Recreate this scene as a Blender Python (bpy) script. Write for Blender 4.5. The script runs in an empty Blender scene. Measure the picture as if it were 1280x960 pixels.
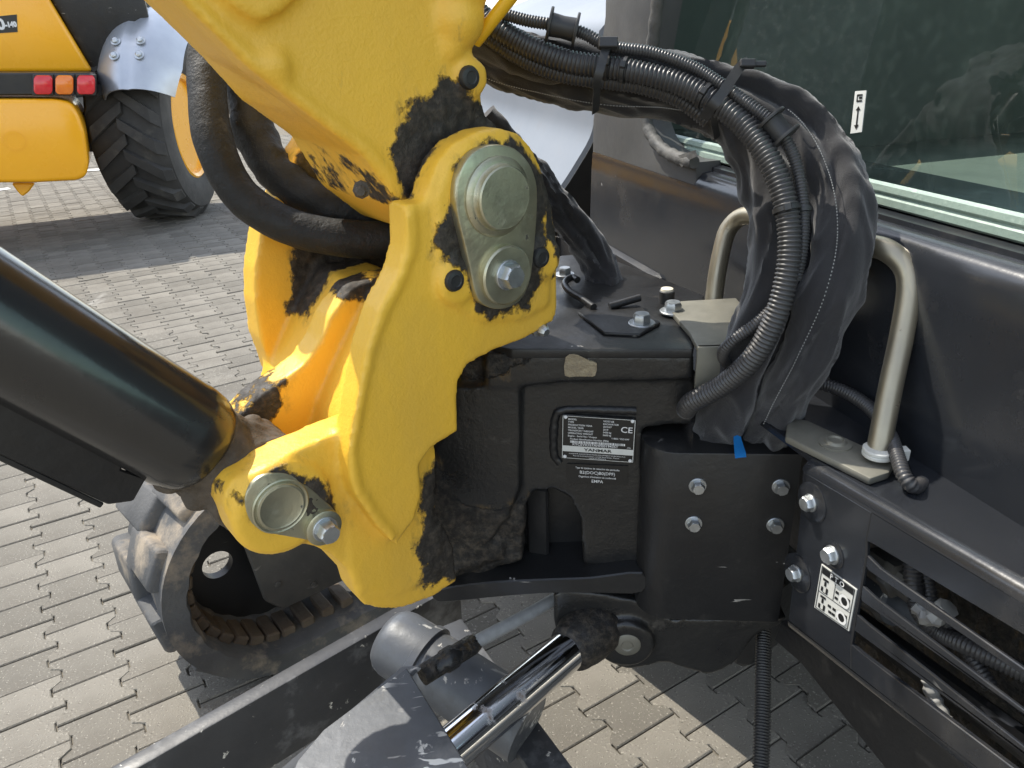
import bpy, bmesh, math, random
import numpy as np
from mathutils import Vector, Matrix, noise as mnoise

random.seed(7); np.random.seed(7)
scene = bpy.context.scene
COL = scene.collection

# ------------------------------------------------------------------ camera
FPX = 960.0                      # focal length in pixels of a 1280 wide picture
PITCH = math.radians(25.0); ROLL = math.radians(2.0); CAMZ = 1.35
cam_data = bpy.data.cameras.new('camera')
cam_data.sensor_width = 36.0; cam_data.lens = 36.0 * FPX / 1280.0
cam_data.clip_start = 0.02; cam_data.clip_end = 2000.0
cam = bpy.data.objects.new('camera', cam_data); COL.objects.link(cam)
FW = Vector((0, math.cos(PITCH), -math.sin(PITCH)))
_r0 = Vector((1, 0, 0)); _d0 = -Vector((0, math.sin(PITCH), math.cos(PITCH)))
RT = math.cos(ROLL) * _r0 + math.sin(ROLL) * _d0
DN = -math.sin(ROLL) * _r0 + math.cos(ROLL) * _d0
CPOS = Vector((0, 0, CAMZ))
m3 = Matrix((RT, -DN, -FW)).transposed()
cam.matrix_world = Matrix.Translation(CPOS) @ m3.to_4x4()
cam_data.dof.use_dof = False
scene.camera = cam

# ------------------------------------------------------------------ sky, sun, exposure
SUN_AZ = math.radians(-51.0)     # to the left of the view direction (+Y)
SUN_EL = math.radians(56.0)
world = bpy.data.worlds.new('World'); scene.world = world; world.use_nodes = True
wn = world.node_tree; wn.nodes.clear()
sky = wn.nodes.new('ShaderNodeTexSky'); sky.sky_type = 'NISHITA'; sky.sun_disc = False
sky.sun_elevation = SUN_EL; sky.sun_rotation = SUN_AZ
sky.air_density = 1.3; sky.dust_density = 0.7; sky.ozone_density = 1.0
bg = wn.nodes.new('ShaderNodeBackground'); bg.inputs['Strength'].default_value = 0.15
wo = wn.nodes.new('ShaderNodeOutputWorld')
hsv = wn.nodes.new('ShaderNodeHueSaturation'); hsv.inputs['Saturation'].default_value = 0.55
wn.links.new(sky.outputs[0], hsv.inputs['Color']); wn.links.new(hsv.outputs[0], bg.inputs[0]); wn.links.new(bg.outputs[0], wo.inputs[0])
sun_d = bpy.data.lights.new('sun', 'SUN'); sun_d.energy = 2.6; sun_d.angle = math.radians(0.55)
sun_d.color = (1.0, 0.94, 0.83)
sun = bpy.data.objects.new('sun', sun_d); COL.objects.link(sun)
SDIR = Vector((math.sin(SUN_AZ) * math.cos(SUN_EL), math.cos(SUN_AZ) * math.cos(SUN_EL), math.sin(SUN_EL)))
sun.rotation_euler = SDIR.to_track_quat('Z', 'Y').to_euler()
scene.view_settings.view_transform = 'Standard'; scene.view_settings.look = 'None'
scene.view_settings.exposure = 1.27; scene.view_settings.gamma = 1.0
scene.view_settings.use_curve_mapping = False
scene.cycles.max_bounces = 8; scene.cycles.use_denoising = True

# ------------------------------------------------------------------ geometry helpers
def ray(x, y): return FW + RT * ((x - 640) / FPX) + DN * ((y - 480) / FPX)
def P(x, y, d): return CPOS + ray(x, y) * d
def onplane(x, y, o, n):
    r = ray(x, y); return CPOS + r * (((o - CPOS).dot(n)) / r.dot(n))
def onz(x, y, z): return onplane(x, y, Vector((0, 0, z)), Vector((0, 0, 1)))
def proj(p):
    d = p - CPOS; z = d.dot(FW)
    return 640 + FPX * d.dot(RT) / z, 480 + FPX * d.dot(DN) / z, z

class Frame:
    """X, Y(up-ish) span a working plane, N is its outward normal."""
    def __init__(s, o, x, n, y=Vector((0, 0, 1))):
        s.o, s.x, s.y, s.n = o.copy(), x.normalized(), y.normalized(), n.normalized()
    def w(s, u, v, n=0.0): return s.o + s.x * u + s.y * v + s.n * n
    def px(s, x, y, off=0.0):
        p = onplane(x, y, s.o + s.n * off, s.n) - s.o
        return (p.dot(s.x), p.dot(s.y))
    def poly(s, pts, off=0.0): return [s.px(x, y, off) for x, y in pts]
    def loc(s, p):
        d = p - s.o; return (d.dot(s.x), d.dot(s.y), d.dot(s.n))

def azv(deg): a = math.radians(deg); return Vector((math.sin(a), math.cos(a), 0))
Z = Vector((0, 0, 1))

def catmull(pts, n=4, closed=False):
    pts = [tuple(p) for p in pts]; out = []; m = len(pts)
    rng = range(m) if closed else range(m - 1)
    for i in rng:
        if closed: p0, p1, p2, p3 = pts[i - 1], pts[i], pts[(i + 1) % m], pts[(i + 2) % m]
        else: p0, p1, p2, p3 = pts[max(i - 1, 0)], pts[i], pts[i + 1], pts[min(i + 2, m - 1)]
        for k in range(n):
            t = k / n; t2 = t * t; t3 = t2 * t
            out.append(tuple(0.5 * (2 * b + (c - a) * t + (2 * a - 5 * b + 4 * c - d) * t2 + (3 * b - a - 3 * c + d) * t3)
                             for a, b, c, d in zip(p0, p1, p2, p3)))
    if not closed: out.append(pts[-1])
    return out

def resample(pts, n):
    pts = [Vector(p) for p in pts]; d = [0]
    for a, b in zip(pts, pts[1:]): d.append(d[-1] + (b - a).length)
    out = []; j = 0
    for i in range(n):
        s = d[-1] * i / (n - 1)
        while j < len(d) - 2 and d[j + 1] < s: j += 1
        t = (s - d[j]) / max(d[j + 1] - d[j], 1e-9)
        out.append(pts[j].lerp(pts[j + 1], min(max(t, 0), 1)))
    return out, d[-1]

def bm_prism(bm, fr, poly, n0, n1, bevel=0.0, seg=2):
    """closed outline in frame coordinates, extruded along the frame normal"""
    a = [bm.verts.new(fr.w(u, v, n0)) for u, v in poly]
    b = [bm.verts.new(fr.w(u, v, n1)) for u, v in poly]
    m = len(poly); fs = [bm.faces.new(a), bm.faces.new(b)]
    for i in range(m): fs.append(bm.faces.new((a[i], a[(i + 1) % m], b[(i + 1) % m], b[i])))
    bmesh.ops.recalc_face_normals(bm, faces=fs)
    if bevel > 0:
        es = set()
        for f in fs[:2]:
            for e in f.edges: es.add(e)
        for e in fs[2].edges: pass
        if m <= 10:
            for f in fs[2:]:
                for e in f.edges: es.add(e)
        bmesh.ops.bevel(bm, geom=list(es), offset=bevel, segments=seg, affect='EDGES', clamp_overlap=True, profile=0.5)

def bm_box(bm, o, x, y, z, sx, sy, sz, bevel=0.0, seg=2):
    """box centred at o with half sizes along unit axes"""
    vs = [bm.verts.new(o + x * (sx * i) + y * (sy * j) + z * (sz * k)) for i in (-1, 1) for j in (-1, 1) for k in (-1, 1)]
    q = [(0, 1, 3, 2), (4, 6, 7, 5), (0, 4, 5, 1), (2, 3, 7, 6), (0, 2, 6, 4), (1, 5, 7, 3)]
    fs = [bm.faces.new([vs[i] for i in f]) for f in q]
    bmesh.ops.recalc_face_normals(bm, faces=fs)
    if bevel > 0:
        es = set(e for f in fs for e in f.edges)
        bmesh.ops.bevel(bm, geom=list(es), offset=bevel, segments=seg, affect='EDGES', clamp_overlap=True, profile=0.5)

def perp(a):
    a = a.normalized(); u = a.cross(Z if abs(a.z) < 0.9 else Vector((1, 0, 0))).normalized()
    return u, a.cross(u).normalized()

def bm_lathe(bm, o, axis, prof, seg=24, ref=None):
    """prof: list of (radius, height along the axis); both ends are closed"""
    axis = axis.normalized()
    u, v = perp(axis)
    if ref is not None:
        u = (ref - axis * ref.dot(axis)).normalized(); v = axis.cross(u)
    rings = []
    for r, h in prof:
        rings.append([bm.verts.new(o + axis * h + (u * math.cos(2 * math.pi * k / seg) + v * math.sin(2 * math.pi * k / seg)) * max(r, 1e-5)) for k in range(seg)])
    fs = []
    for a, b in zip(rings, rings[1:]):
        for k in range(seg): fs.append(bm.faces.new((a[k], a[(k + 1) % seg], b[(k + 1) % seg], b[k])))
    fs.append(bm.faces.new(rings[0])); fs.append(bm.faces.new(rings[-1]))
    bmesh.ops.recalc_face_normals(bm, faces=fs)

def bm_tube(bm, path, rad, seg=14, rfun=None, cap=True, up=None, flat=1.0):
    """swept tube, parallel transported; rad: number or function of t in 0..1; rfun(i, t, k, theta) multiplies the radius"""
    pts = [Vector(p) for p in path]; n = len(pts)
    tans = []
    for i in range(n):
        t = pts[min(i + 1, n - 1)] - pts[max(i - 1, 0)]; tans.append(t.normalized())
    u, _ = perp(tans[0])
    if up is not None: u = (up - tans[0] * up.dot(tans[0])).normalized()
    rings = []
    for i in range(n):
        t = tans[i]; u = (u - t * u.dot(t)).normalized(); v = t.cross(u)
        tt = i / (n - 1); r = rad(tt) if callable(rad) else rad
        ring = []
        for k in range(seg):
            th = 2 * math.pi * k / seg
            rr = r * (rfun(i, tt, k, th) if rfun else 1.0)
            ring.append(bm.verts.new(pts[i] + u * (rr * math.cos(th)) + v * (rr * flat * math.sin(th))))
        rings.append(ring)
    for a, b in zip(rings, rings[1:]):
        for k in range(seg): bm.faces.new((a[k], b[k], b[(k + 1) % seg], a[(k + 1) % seg]))
    if cap:
        bm.faces.new(rings[0]); bm.faces.new(list(reversed(rings[-1])))

def bm_hexbolt(bm, o, axis, r=0.011, h=0.009, washer=1.55, wh=0.003, ref=None):
    """washer with a chamfered hexagon head on it"""
    axis = axis.normalized()
    bm_lathe(bm, o, axis, [(r * washer, 0), (r * washer, wh * .7), (r * washer * .95, wh)], 20)
    bm_lathe(bm, o + axis * wh, axis, [(r, 0), (r, h * .78), (r * .86, h), (r * .5, h * 1.0)], 6, ref)
    bm_lathe(bm, o + axis * wh, axis, [(r * .80, h * .9), (r * .78, h * 1.06), (r * .3, h * 1.06)], 16)

# ------------------------------------------------------------------ object helpers
def smooth_by_angle(me, deg=35):
    me.polygons.foreach_set('use_smooth', [True] * len(me.polygons))
    try: me.set_sharp_from_angle(angle=math.radians(deg))
    except Exception: pass

def obj(name, bm, mat, parent=None, smooth=35, label=None):
    if isinstance(bm, bmesh.types.BMesh):
        me = bpy.data.meshes.new(name); bm.to_mesh(me); bm.free()
    else: me = bm
    me.name = name
    if smooth: smooth_by_angle(me, smooth)
    if mat: me.materials.clear(); me.materials.append(mat)
    o = bpy.data.objects.new(name, me); COL.objects.link(o)
    if parent is not None:
        o.parent = parent
        o.matrix_parent_inverse = parent_world(parent).inverted()
    if label: o['label'] = label
    return o

def parent_world(p):
    m = p.matrix_basis.copy()
    if p.parent is not None: m = parent_world(p.parent) @ p.matrix_parent_inverse @ m
    return m

def thing(name, loc, label, cat, group=None):
    o = bpy.data.objects.new(name, None); COL.objects.link(o); o.location = loc
    o.empty_display_size = 0.1; o['label'] = label; o['category'] = cat
    if group: o['group'] = group
    return o

def voxel_mesh(bm, voxel, iters=6, fac=0.5):
    """melt overlapping solids into one casting with rounded inside and outside corners"""
    me = bpy.data.meshes.new('tmp'); bm.to_mesh(me); bm.free()
    o = bpy.data.objects.new('tmp', me); COL.objects.link(o)
    r = o.modifiers.new('r', 'REMESH'); r.mode = 'VOXEL'; r.voxel_size = voxel; r.use_smooth_shade = True
    if iters:
        s = o.modifiers.new('s', 'SMOOTH'); s.factor = fac; s.iterations = iters
    dg = bpy.context.evaluated_depsgraph_get(); dg.update()
    out = bpy.data.meshes.new_from_object(o.evaluated_get(dg))
    bpy.data.objects.remove(o); bpy.data.meshes.remove(me)
    return out

def mesh_co(me):
    a = np.empty(len(me.vertices) * 3); me.vertices.foreach_get('co', a); return a.reshape(-1, 3)
def mesh_no(me):
    a = np.empty(len(me.vertices) * 3); me.vertices.foreach_get('normal', a); return a.reshape(-1, 3)

def poly_sd(pts, poly):
    """signed distance of 2-D points to a polygon, negative inside"""
    pts = np.asarray(pts); poly = np.asarray(poly)
    best = np.full(len(pts), 1e9); inside = np.zeros(len(pts), bool)
    for i in range(len(poly)):
        a = poly[i]; b = poly[(i + 1) % len(poly)]; ab = b - a
        t = np.clip(((pts - a) @ ab) / max(ab @ ab, 1e-12), 0, 1)
        best = np.minimum(best, np.hypot(*(pts - a - t[:, None] * ab).T))
        c = (a[1] > pts[:, 1]) != (b[1] > pts[:, 1])
        with np.errstate(divide='ignore', invalid='ignore'):
            xi = (b[0] - a[0]) * (pts[:, 1] - a[1]) / (b[1] - a[1]) + a[0]
        inside ^= c & (pts[:, 0] < xi)
    return np.where(inside, -best, best)

def set_attr(me, name, vals):
    at = me.attributes.new(name, 'FLOAT', 'POINT'); at.data.foreach_set('value', np.asarray(vals, dtype=np.float32))

def lump(me, sd, amp=0.004, scale=55.0, depth=0.02):
    """raise clumps of grease where sd < 0"""
    co = mesh_co(me); no = mesh_no(me)
    idx = np.where(sd < 0.004)[0]
    for i in idx:
        p = Vector(co[i] * scale); w = min(max((0.004 - sd[i]) / depth, 0), 1)
        q = mnoise.turbulence(p, 3, False) * .8 + .35 * mnoise.noise(p * 2.7)
        co[i] += no[i] * (w * amp * (0.35 + q))
    me.vertices.foreach_set('co', co.ravel()); me.update()

def text_mesh(body, size, fr, u, v, n, align='LEFT', bold=0.0, stretch=1.0, shear=0.0):
    """flat lettering lying on a frame plane, returned as a bmesh"""
    cu = bpy.data.curves.new('t', 'FONT'); cu.body = body; cu.size = size; cu.align_x = align
    cu.offset = bold; cu.shear = shear; cu.resolution_u = 3
    o = bpy.data.objects.new('t', cu); COL.objects.link(o)
    dg = bpy.context.evaluated_depsgraph_get(); dg.update()
    me = bpy.data.meshes.new_from_object(o.evaluated_get(dg))
    bm = bmesh.new(); bm.from_mesh(me)
    for w_ in bm.verts: w_.co = fr.w(u + w_.co.x * stretch, v + w_.co.y, n)
    bpy.data.objects.remove(o); bpy.data.curves.remove(cu); bpy.data.meshes.remove(me)
    return bm
def bm_add(dst, src):
    me = bpy.data.meshes.new('x'); src.to_mesh(me); src.free(); dst.from_mesh(me); bpy.data.meshes.remove(me)
def bm_quad(bm, fr, u0, v0, u1, v1, n):
    bm.faces.new([bm.verts.new(fr.w(u, v, n)) for u, v in ((u0, v0), (u1, v0), (u1, v1), (u0, v1))])

# ------------------------------------------------------------------ materials
def N_(nt, t, **kw):
    n = nt.nodes.new(t)
    for k, v in kw.items():
        if hasattr(n, k): setattr(n, k, v)
    return n
def c4(c): return (c[0], c[1], c[2], 1.0)

def pbr(name, c1, c2=None, vscale=8.0, rough=0.5, rough2=None, metal=0.0, bumps=(), coat=0.0, spec=0.5,
        layers=(), scratch=None, grease=None, sheen=0.0, grain=(1, 1, 1), rnd=0.0, layer_bump=0.0):
    """procedural surface: two-tone noise colour, roughness noise, bumps, thresholded stain layers
    layers: (colour, noise scale, threshold, softness, roughness, stretch)"""
    m = bpy.data.materials.new(name); m.use_nodes = True; nt = m.node_tree; nt.nodes.clear(); L = nt.links.new
    out = N_(nt, 'ShaderNodeOutputMaterial'); b = N_(nt, 'ShaderNodeBsdfPrincipled'); L(b.outputs[0], out.inputs[0])
    tc = N_(nt, 'ShaderNodeTexCoord')
    def noise(scale, detail=5, stretch=(1, 1, 1), rr=0.6, dist=0.0):
        mp = N_(nt, 'ShaderNodeMapping'); mp.inputs['Scale'].default_value = stretch; L(tc.outputs['Object'], mp.inputs[0])
        n = N_(nt, 'ShaderNodeTexNoise'); n.inputs['Scale'].default_value = scale; n.inputs['Detail'].default_value = detail
        n.inputs['Roughness'].default_value = rr; n.inputs['Distortion'].default_value = dist
        L(mp.outputs[0], n.inputs['Vector']); return n.outputs['Fac']
    def mapr(src, a, c, lo=0.0, hi=1.0):
        r = N_(nt, 'ShaderNodeMapRange'); r.inputs[1].default_value = a; r.inputs[2].default_value = c
        r.inputs[3].default_value = lo; r.inputs[4].default_value = hi; L(src, r.inputs[0]); return r.outputs[0]
    def mixc(f, a, c):
        x = N_(nt, 'ShaderNodeMix'); x.data_type = 'RGBA'; L(f, x.inputs[0])
        for s, i in ((a, 6), (c, 7)):
            if isinstance(s, tuple): x.inputs[i].default_value = c4(s)
            else: L(s, x.inputs[i])
        return x.outputs[2]
    def mixf(f, a, c):
        x = N_(nt, 'ShaderNodeMix'); x.data_type = 'FLOAT'; L(f, x.inputs[0])
        for s, i in ((a, 2), (c, 3)):
            if isinstance(s, (int, float)): x.inputs[i].default_value = s
            else: L(s, x.inputs[i])
        return x.outputs[0]
    def math_(op, a, c):
        x = N_(nt, 'ShaderNodeMath'); x.operation = op
        for s, i in ((a, 0), (c, 1)):
            if isinstance(s, (int, float)): x.inputs[i].default_value = s
            else: L(s, x.inputs[i])
        return x.outputs[0]
    col = None
    nz = noise(vscale, 6, grain)
    col = mixc(mapr(nz, 0.3, 0.7), tuple(c1), tuple(c2 or c1))
    if rnd:
        oi = N_(nt, 'ShaderNodeObjectInfo'); ge = N_(nt, 'ShaderNodeNewGeometry')
        s = math_('FRACT', math_('ADD', oi.outputs['Random'], ge.outputs['Random Per Island']), 0)
        hs = N_(nt, 'ShaderNodeHueSaturation'); L(col, hs.inputs['Color']); L(mapr(s, 0, 1, 1 - rnd, 1 + rnd), hs.inputs['Value']); col = hs.outputs[0]
    ro = mapr(noise(vscale * 2.3, 5, grain), 0.3, 0.7, rough, rough if rough2 is None else rough2)
    me_ = None; bump_in = None
    hts = []
    for (lc, sc, th, so, lr, st) in layers:
        f = mapr(noise(sc, 8, st, 0.65), th, th + so)
        col = mixc(f, col, tuple(lc)); ro = mixf(f, ro, lr)
        if metal: me_ = mixf(f, metal if me_ is None else me_, 0.0)
        if layer_bump: hts.append(math_('MULTIPLY', f, layer_bump))
    if scratch:
        sc_col, sc_s, sc_th, sc_st = scratch
        f = math_('MULTIPLY', mapr(noise(sc_s, 3, sc_st, 0.5, 0.6), sc_th, sc_th + 0.02), mapr(noise(5.0, 4), 0.5, 0.6))
        col = mixc(f, col, tuple(sc_col)); ro = mixf(f, ro, 0.6)
    for sc, amp in bumps: hts.append(math_('MULTIPLY', noise(sc, 4), amp))
    if grease:
        at = N_(nt, 'ShaderNodeAttribute'); at.attribute_name = 'grease'
        w = math_('ADD', math_('MULTIPLY', math_('SUBTRACT', noise(26, 8, (1, 1, 1), 0.66), 0.5), 0.062),
                  math_('MULTIPLY', math_('SUBTRACT', noise(120, 4, (1, 1, .5), 0.6), 0.5), 0.014))
        sdv = math_('ADD', at.outputs['Fac'], w)
        f = mapr(sdv, 0.0028, -0.0022)
        smear = math_('MULTIPLY', mapr(sdv, 0.016, 0.0), mapr(noise(60, 6, (1, 1, .35), 0.7), 0.50, 0.66, 0.0, 0.75))
        col = mixc(smear, col, (0.16, 0.10, 0.035)); ro = mixf(smear, ro, 0.6)
        gn = noise(90, 8, (1, 1, 1), 0.7)
        gcol = mixc(mapr(gn, 0.45, 0.75), tuple(grease), (0.085, 0.068, 0.05))
        col = mixc(f, col, gcol); ro = mixf(f, ro, mapr(noise(60, 5), 0.35, 0.65, 0.42, 0.85))
        if coat: pass
        hts.append(math_('MULTIPLY', math_('MULTIPLY', gn, f), 0.0022))
        hts.append(math_('MULTIPLY', f, 0.0012))
    L(col, b.inputs['Base Color']); L(ro, b.inputs['Roughness'])
    if me_ is not None: L(me_, b.inputs['Metallic'])
    else: b.inputs['Metallic'].default_value = metal
    b.inputs['Specular IOR Level'].default_value = spec
    if coat: b.inputs['Coat Weight'].default_value = coat; b.inputs['Coat Roughness'].default_value = 0.12
    if sheen: b.inputs['Sheen Weight'].default_value = sheen; b.inputs['Sheen Roughness'].default_value = 0.5
    if hts:
        h = hts[0]
        for x in hts[1:]: h = math_('ADD', h, x)
        bu = N_(nt, 'ShaderNodeBump'); bu.inputs['Distance'].default_value = 1.0; bu.inputs['Strength'].default_value = 1.0
        L(h, bu.inputs['Height']); L(bu.outputs[0], b.inputs['Normal'])
    return m

U1 = (1, 1, 1)
DUST = (0.17, 0.152, 0.128)
M = {}
M['yellow'] = pbr('yellow_cast_paint', (0.88, 0.52, 0.05), (0.81, 0.465, 0.048), 4, 0.34, 0.50, bumps=((260, .0005), (80, .0006), (14, .0012)), spec=0.5,
                  grease=(0.022, 0.018, 0.014), layers=(((0.16, 0.10, 0.04), 120, 0.715, 0.02, 0.7, U1), ((0.60, 0.37, 0.07), 3.5, 0.52, 0.35, 0.55, (1, 1, .45)), ((0.30, 0.19, 0.06), 22, 0.67, 0.12, 0.6, (1, 1, .3))))
M['yellow_plain'] = pbr('yellow_gloss_paint', (0.76, 0.43, 0.012), (0.70, 0.385, 0.012), 6, 0.3, 0.4, bumps=((160, .0004),), spec=0.5,
                        layers=(((0.16, 0.10, 0.04), 90, 0.70, 0.02, 0.7, U1),))
M['black'] = pbr('black_gloss_paint', (0.013, 0.013, 0.014), (0.019, 0.019, 0.019), 5, 0.17, 0.32, bumps=((60, .0003),), spec=0.5, coat=0.4,
                 layers=((DUST, 14, 0.70, 0.5, 0.7, U1), ((0.3, 0.29, 0.27), 150, 0.76, 0.02, 0.7, U1)))
M['black_dusty'] = pbr('black_paint_dusty', (0.011, 0.011, 0.012), (0.018, 0.018, 0.018), 6, 0.28, 0.5, bumps=((90, .0005), (25, .001)), spec=0.45,
                       layers=((DUST, 10, 0.60, 0.6, 0.8, U1), ((0.35, 0.33, 0.3), 130, 0.73, 0.02, 0.7, U1)),
                       scratch=((0.42, 0.40, 0.37), 18, 0.70, (1, 1, 5)))
M['black_greasy'] = pbr('black_greasy_metal', (0.013, 0.013, 0.0135), (0.022, 0.0215, 0.020), 10, 0.24, 0.42, bumps=((60, .0012), (180, .0006)), spec=0.5,
                        grease=(0.010, 0.009, 0.008), layers=((DUST, 16, 0.63, 0.3, 0.85, U1), ((0.65, 0.36, 0.02), 60, 0.75, 0.02, 0.6, U1)))
M['grime'] = pbr('grey_brown_grime', (0.045, 0.037, 0.029), (0.13, 0.105, 0.08), 30, 0.65, 0.95, bumps=((60, .003), (200, .001)), spec=0.3)
M['zinc'] = pbr('yellow_zinc_plate', (0.56, 0.52, 0.36), (0.40, 0.40, 0.31), 12, 0.28, 0.5, metal=0.9, bumps=((120, .0004),),
                layers=(((0.055, 0.05, 0.042), 40, 0.64, 0.04, 0.7, U1), ((0.30, 0.27, 0.2), 24, 0.6, 0.2, 0.7, U1)))
M['bolt'] = pbr('zinc_bolt', (0.55, 0.57, 0.58), (0.40, 0.42, 0.43), 60, 0.3, 0.45, metal=0.9,
                layers=(((0.1, 0.085, 0.07), 90, 0.66, 0.05, 0.8, U1),))
M['chrome'] = pbr('chrome_rod', (0.75, 0.76, 0.78), (0.66, 0.66, 0.67), 30, 0.06, 0.14, metal=1.0,
                  layers=(((0.12, 0.07, 0.035), 18, 0.57, 0.10, 0.7, (1, 1, .6)), ((0.05, 0.045, 0.04), 70, 0.70, 0.03, 0.8, U1)))
M['steel_rail'] = pbr('worn_rail_steel', (0.40, 0.355, 0.26), (0.30, 0.27, 0.21), 20, 0.32, 0.5, metal=0.8, grain=(1, 1, .25),
                      layers=(((0.09, 0.065, 0.04), 45, 0.66, 0.05, 0.8, U1),))
M['rail_plate'] = pbr('dusty_zinc_bracket', (0.24, 0.23, 0.19), (0.15, 0.145, 0.12), 12, 0.45, 0.7, metal=0.4,
                      layers=((DUST, 18, 0.54, 0.3, 0.9, U1), ((0.05, 0.04, 0.035), 60, 0.71, 0.04, 0.8, U1)))
M['cab'] = pbr('charcoal_cab_paint', (0.014, 0.0155, 0.019), (0.020, 0.022, 0.026), 3, 0.16, 0.30, bumps=((40, .0003),), spec=0.5, coat=0.25,
               layers=((DUST, 5, 0.58, 0.9, 0.7, U1), ((0.40, 0.38, 0.34), 110, 0.755, 0.02, 0.8, U1)),
               scratch=((0.3, 0.29, 0.27), 14, 0.72, (1, 1, 4)))
M['hood'] = pbr('metallic_grey_hood', (0.17, 0.19, 0.22), (0.20, 0.22, 0.25), 3, 0.48, 0.58, metal=0.15, coat=0.0,
                layers=((DUST, 6, 0.60, 0.8, 0.7, U1),))
M['fabric'] = pbr('black_woven_sleeve', (0.017, 0.017, 0.019), (0.032, 0.031, 0.033), 9, 0.85, 0.97, bumps=((900, .0007), (60, .0012)), spec=0.2, sheen=0.35,
                  layers=(((0.09, 0.088, 0.088), 14, 0.58, 0.4, 0.95, U1), ((0.3, 0.28, 0.25), 160, 0.75, 0.02, 0.9, U1)))
M['conduit'] = pbr('black_corrugated_plastic', (0.030, 0.030, 0.033), (0.055, 0.053, 0.052), 12, 0.30, 0.45, spec=0.5, bumps=((200, .0003),),
                   layers=((DUST, 22, 0.64, 0.3, 0.85, U1),))
M['plastic'] = pbr('black_plastic', (0.018, 0.018, 0.019), (0.03, 0.03, 0.03), 20, 0.4, 0.55, bumps=((120, .0003),), layers=((DUST, 30, 0.66, 0.3, 0.85, U1),))
M['rubber'] = pbr('black_hose_rubber', (0.010, 0.010, 0.010), (0.016, 0.016, 0.015), 12, 0.5, 0.75, bumps=((80, .002), (300, .0008)), spec=0.35,
                  layers=((DUST, 26, 0.62, 0.35, 0.9, U1), ((0.35, 0.33, 0.3), 190, 0.72, 0.03, 0.9, U1)))
M['track'] = pbr('dusty_track_rubber', (0.055, 0.056, 0.058), (0.10, 0.10, 0.10), 8, 0.65, 0.85, bumps=((50, .002), (160, .0008)),
                 layers=(((0.30, 0.25, 0.19), 9, 0.50, 0.18, 0.95, U1),))
M['tyre'] = pbr('tractor_tyre_rubber', (0.030, 0.029, 0.028), (0.05, 0.048, 0.045), 5, 0.7, 0.9, bumps=((40, .002),),
                layers=(((0.13, 0.12, 0.10), 6, 0.56, 0.3, 0.95, U1),))
M['orange'] = pbr('orange_yellow_paint', (0.92, 0.43, 0.010), (0.88, 0.40, 0.010), 2, 0.22, 0.32, spec=0.5, coat=0.3, layers=(((0.4, 0.2, 0.05), 6, 0.68, 0.3, 0.5, U1),))
M['silver'] = pbr('silver_painted_fender', (0.50, 0.52, 0.55), (0.43, 0.45, 0.49), 6, 0.28, 0.42, metal=0.6,
                  layers=(((0.75, 0.75, 0.75), 30, 0.68, 0.1, 0.6, U1),))
M['red'] = pbr('red_lens', (0.55, 0.012, 0.02), (0.7, 0.03, 0.04), 30, 0.15, 0.2, coat=0.5)
M['amber'] = pbr('amber_lens', (0.75, 0.17, 0.01), (0.8, 0.22, 0.02), 30, 0.15, 0.2, coat=0.5)
M['white_print'] = pbr('white_print', (0.72, 0.72, 0.71), (0.66, 0.66, 0.65), 90, 0.5)
M['black_print'] = pbr('black_print', (0.012, 0.012, 0.012), None, 10, 0.35)
M['grey_print'] = pbr('silver_print', (0.50, 0.50, 0.47), (0.42, 0.42, 0.40), 60, 0.4, metal=0.3)
M['label_white'] = pbr('off_white_label', (0.62, 0.62, 0.58), (0.55, 0.55, 0.52), 40, 0.45)
M['blue'] = pbr('blue_tape', (0.02, 0.27, 0.72), (0.03, 0.32, 0.78), 30, 0.4, 0.5)
M['white_plastic'] = pbr('white_plastic_tie', (0.62, 0.62, 0.58), (0.5, 0.5, 0.46), 60, 0.4)
M['bare'] = pbr('scuffed_grey_steel', (0.12, 0.127, 0.14), (0.075, 0.08, 0.088), 9, 0.36, 0.55, metal=0.3, bumps=((70, .0005),),
                layers=(((0.50, 0.48, 0.44), 34, 0.63, 0.03, 0.8, (1, .5, 1)), ((0.06, 0.058, 0.052), 10, 0.54, 0.2, 0.7, U1), ((0.30, 0.29, 0.27), 5, 0.55, 0.25, 0.7, U1)),
                scratch=((0.75, 0.73, 0.68), 14, 0.60, (1, 5, 5)))
M['paver'] = pbr('concrete_paver', (0.195, 0.18, 0.153), (0.15, 0.138, 0.118), 5, 0.85, 0.95, bumps=((260, .0022), (90, .0012)), spec=0.25, rnd=0.2,
                 layers=(((0.34, 0.315, 0.27), 130, 0.57, 0.08, 0.9, U1), ((0.095, 0.088, 0.076), 120, 0.58, 0.08, 0.95, U1), ((0.155, 0.14, 0.118), 2.2, 0.52, 0.25, 0.95, U1), ((0.32, 0.305, 0.275), 3.5, 0.64, 0.12, 0.95, (1, .3, 1))))
M['joint'] = pbr('joint_sand', (0.14, 0.125, 0.10), (0.22, 0.195, 0.155), 40, 0.95, bumps=((200, .004),), spec=0.2)
M['far_ground'] = pbr('concrete_yard', (0.25, 0.23, 0.195), (0.21, 0.195, 0.165), 2, 0.9, bumps=((40, .002),))
M['line_paint'] = pbr('white_road_paint', (0.78, 0.78, 0.76), (0.66, 0.66, 0.63), 14, 0.7, layers=(((0.35, 0.33, 0.29), 30, 0.62, 0.1, 0.9, U1),))
M['dark_inside'] = pbr('dark_interior_plastic', (0.12, 0.125, 0.125), (0.17, 0.175, 0.17), 6, 0.6, 0.8)
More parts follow.
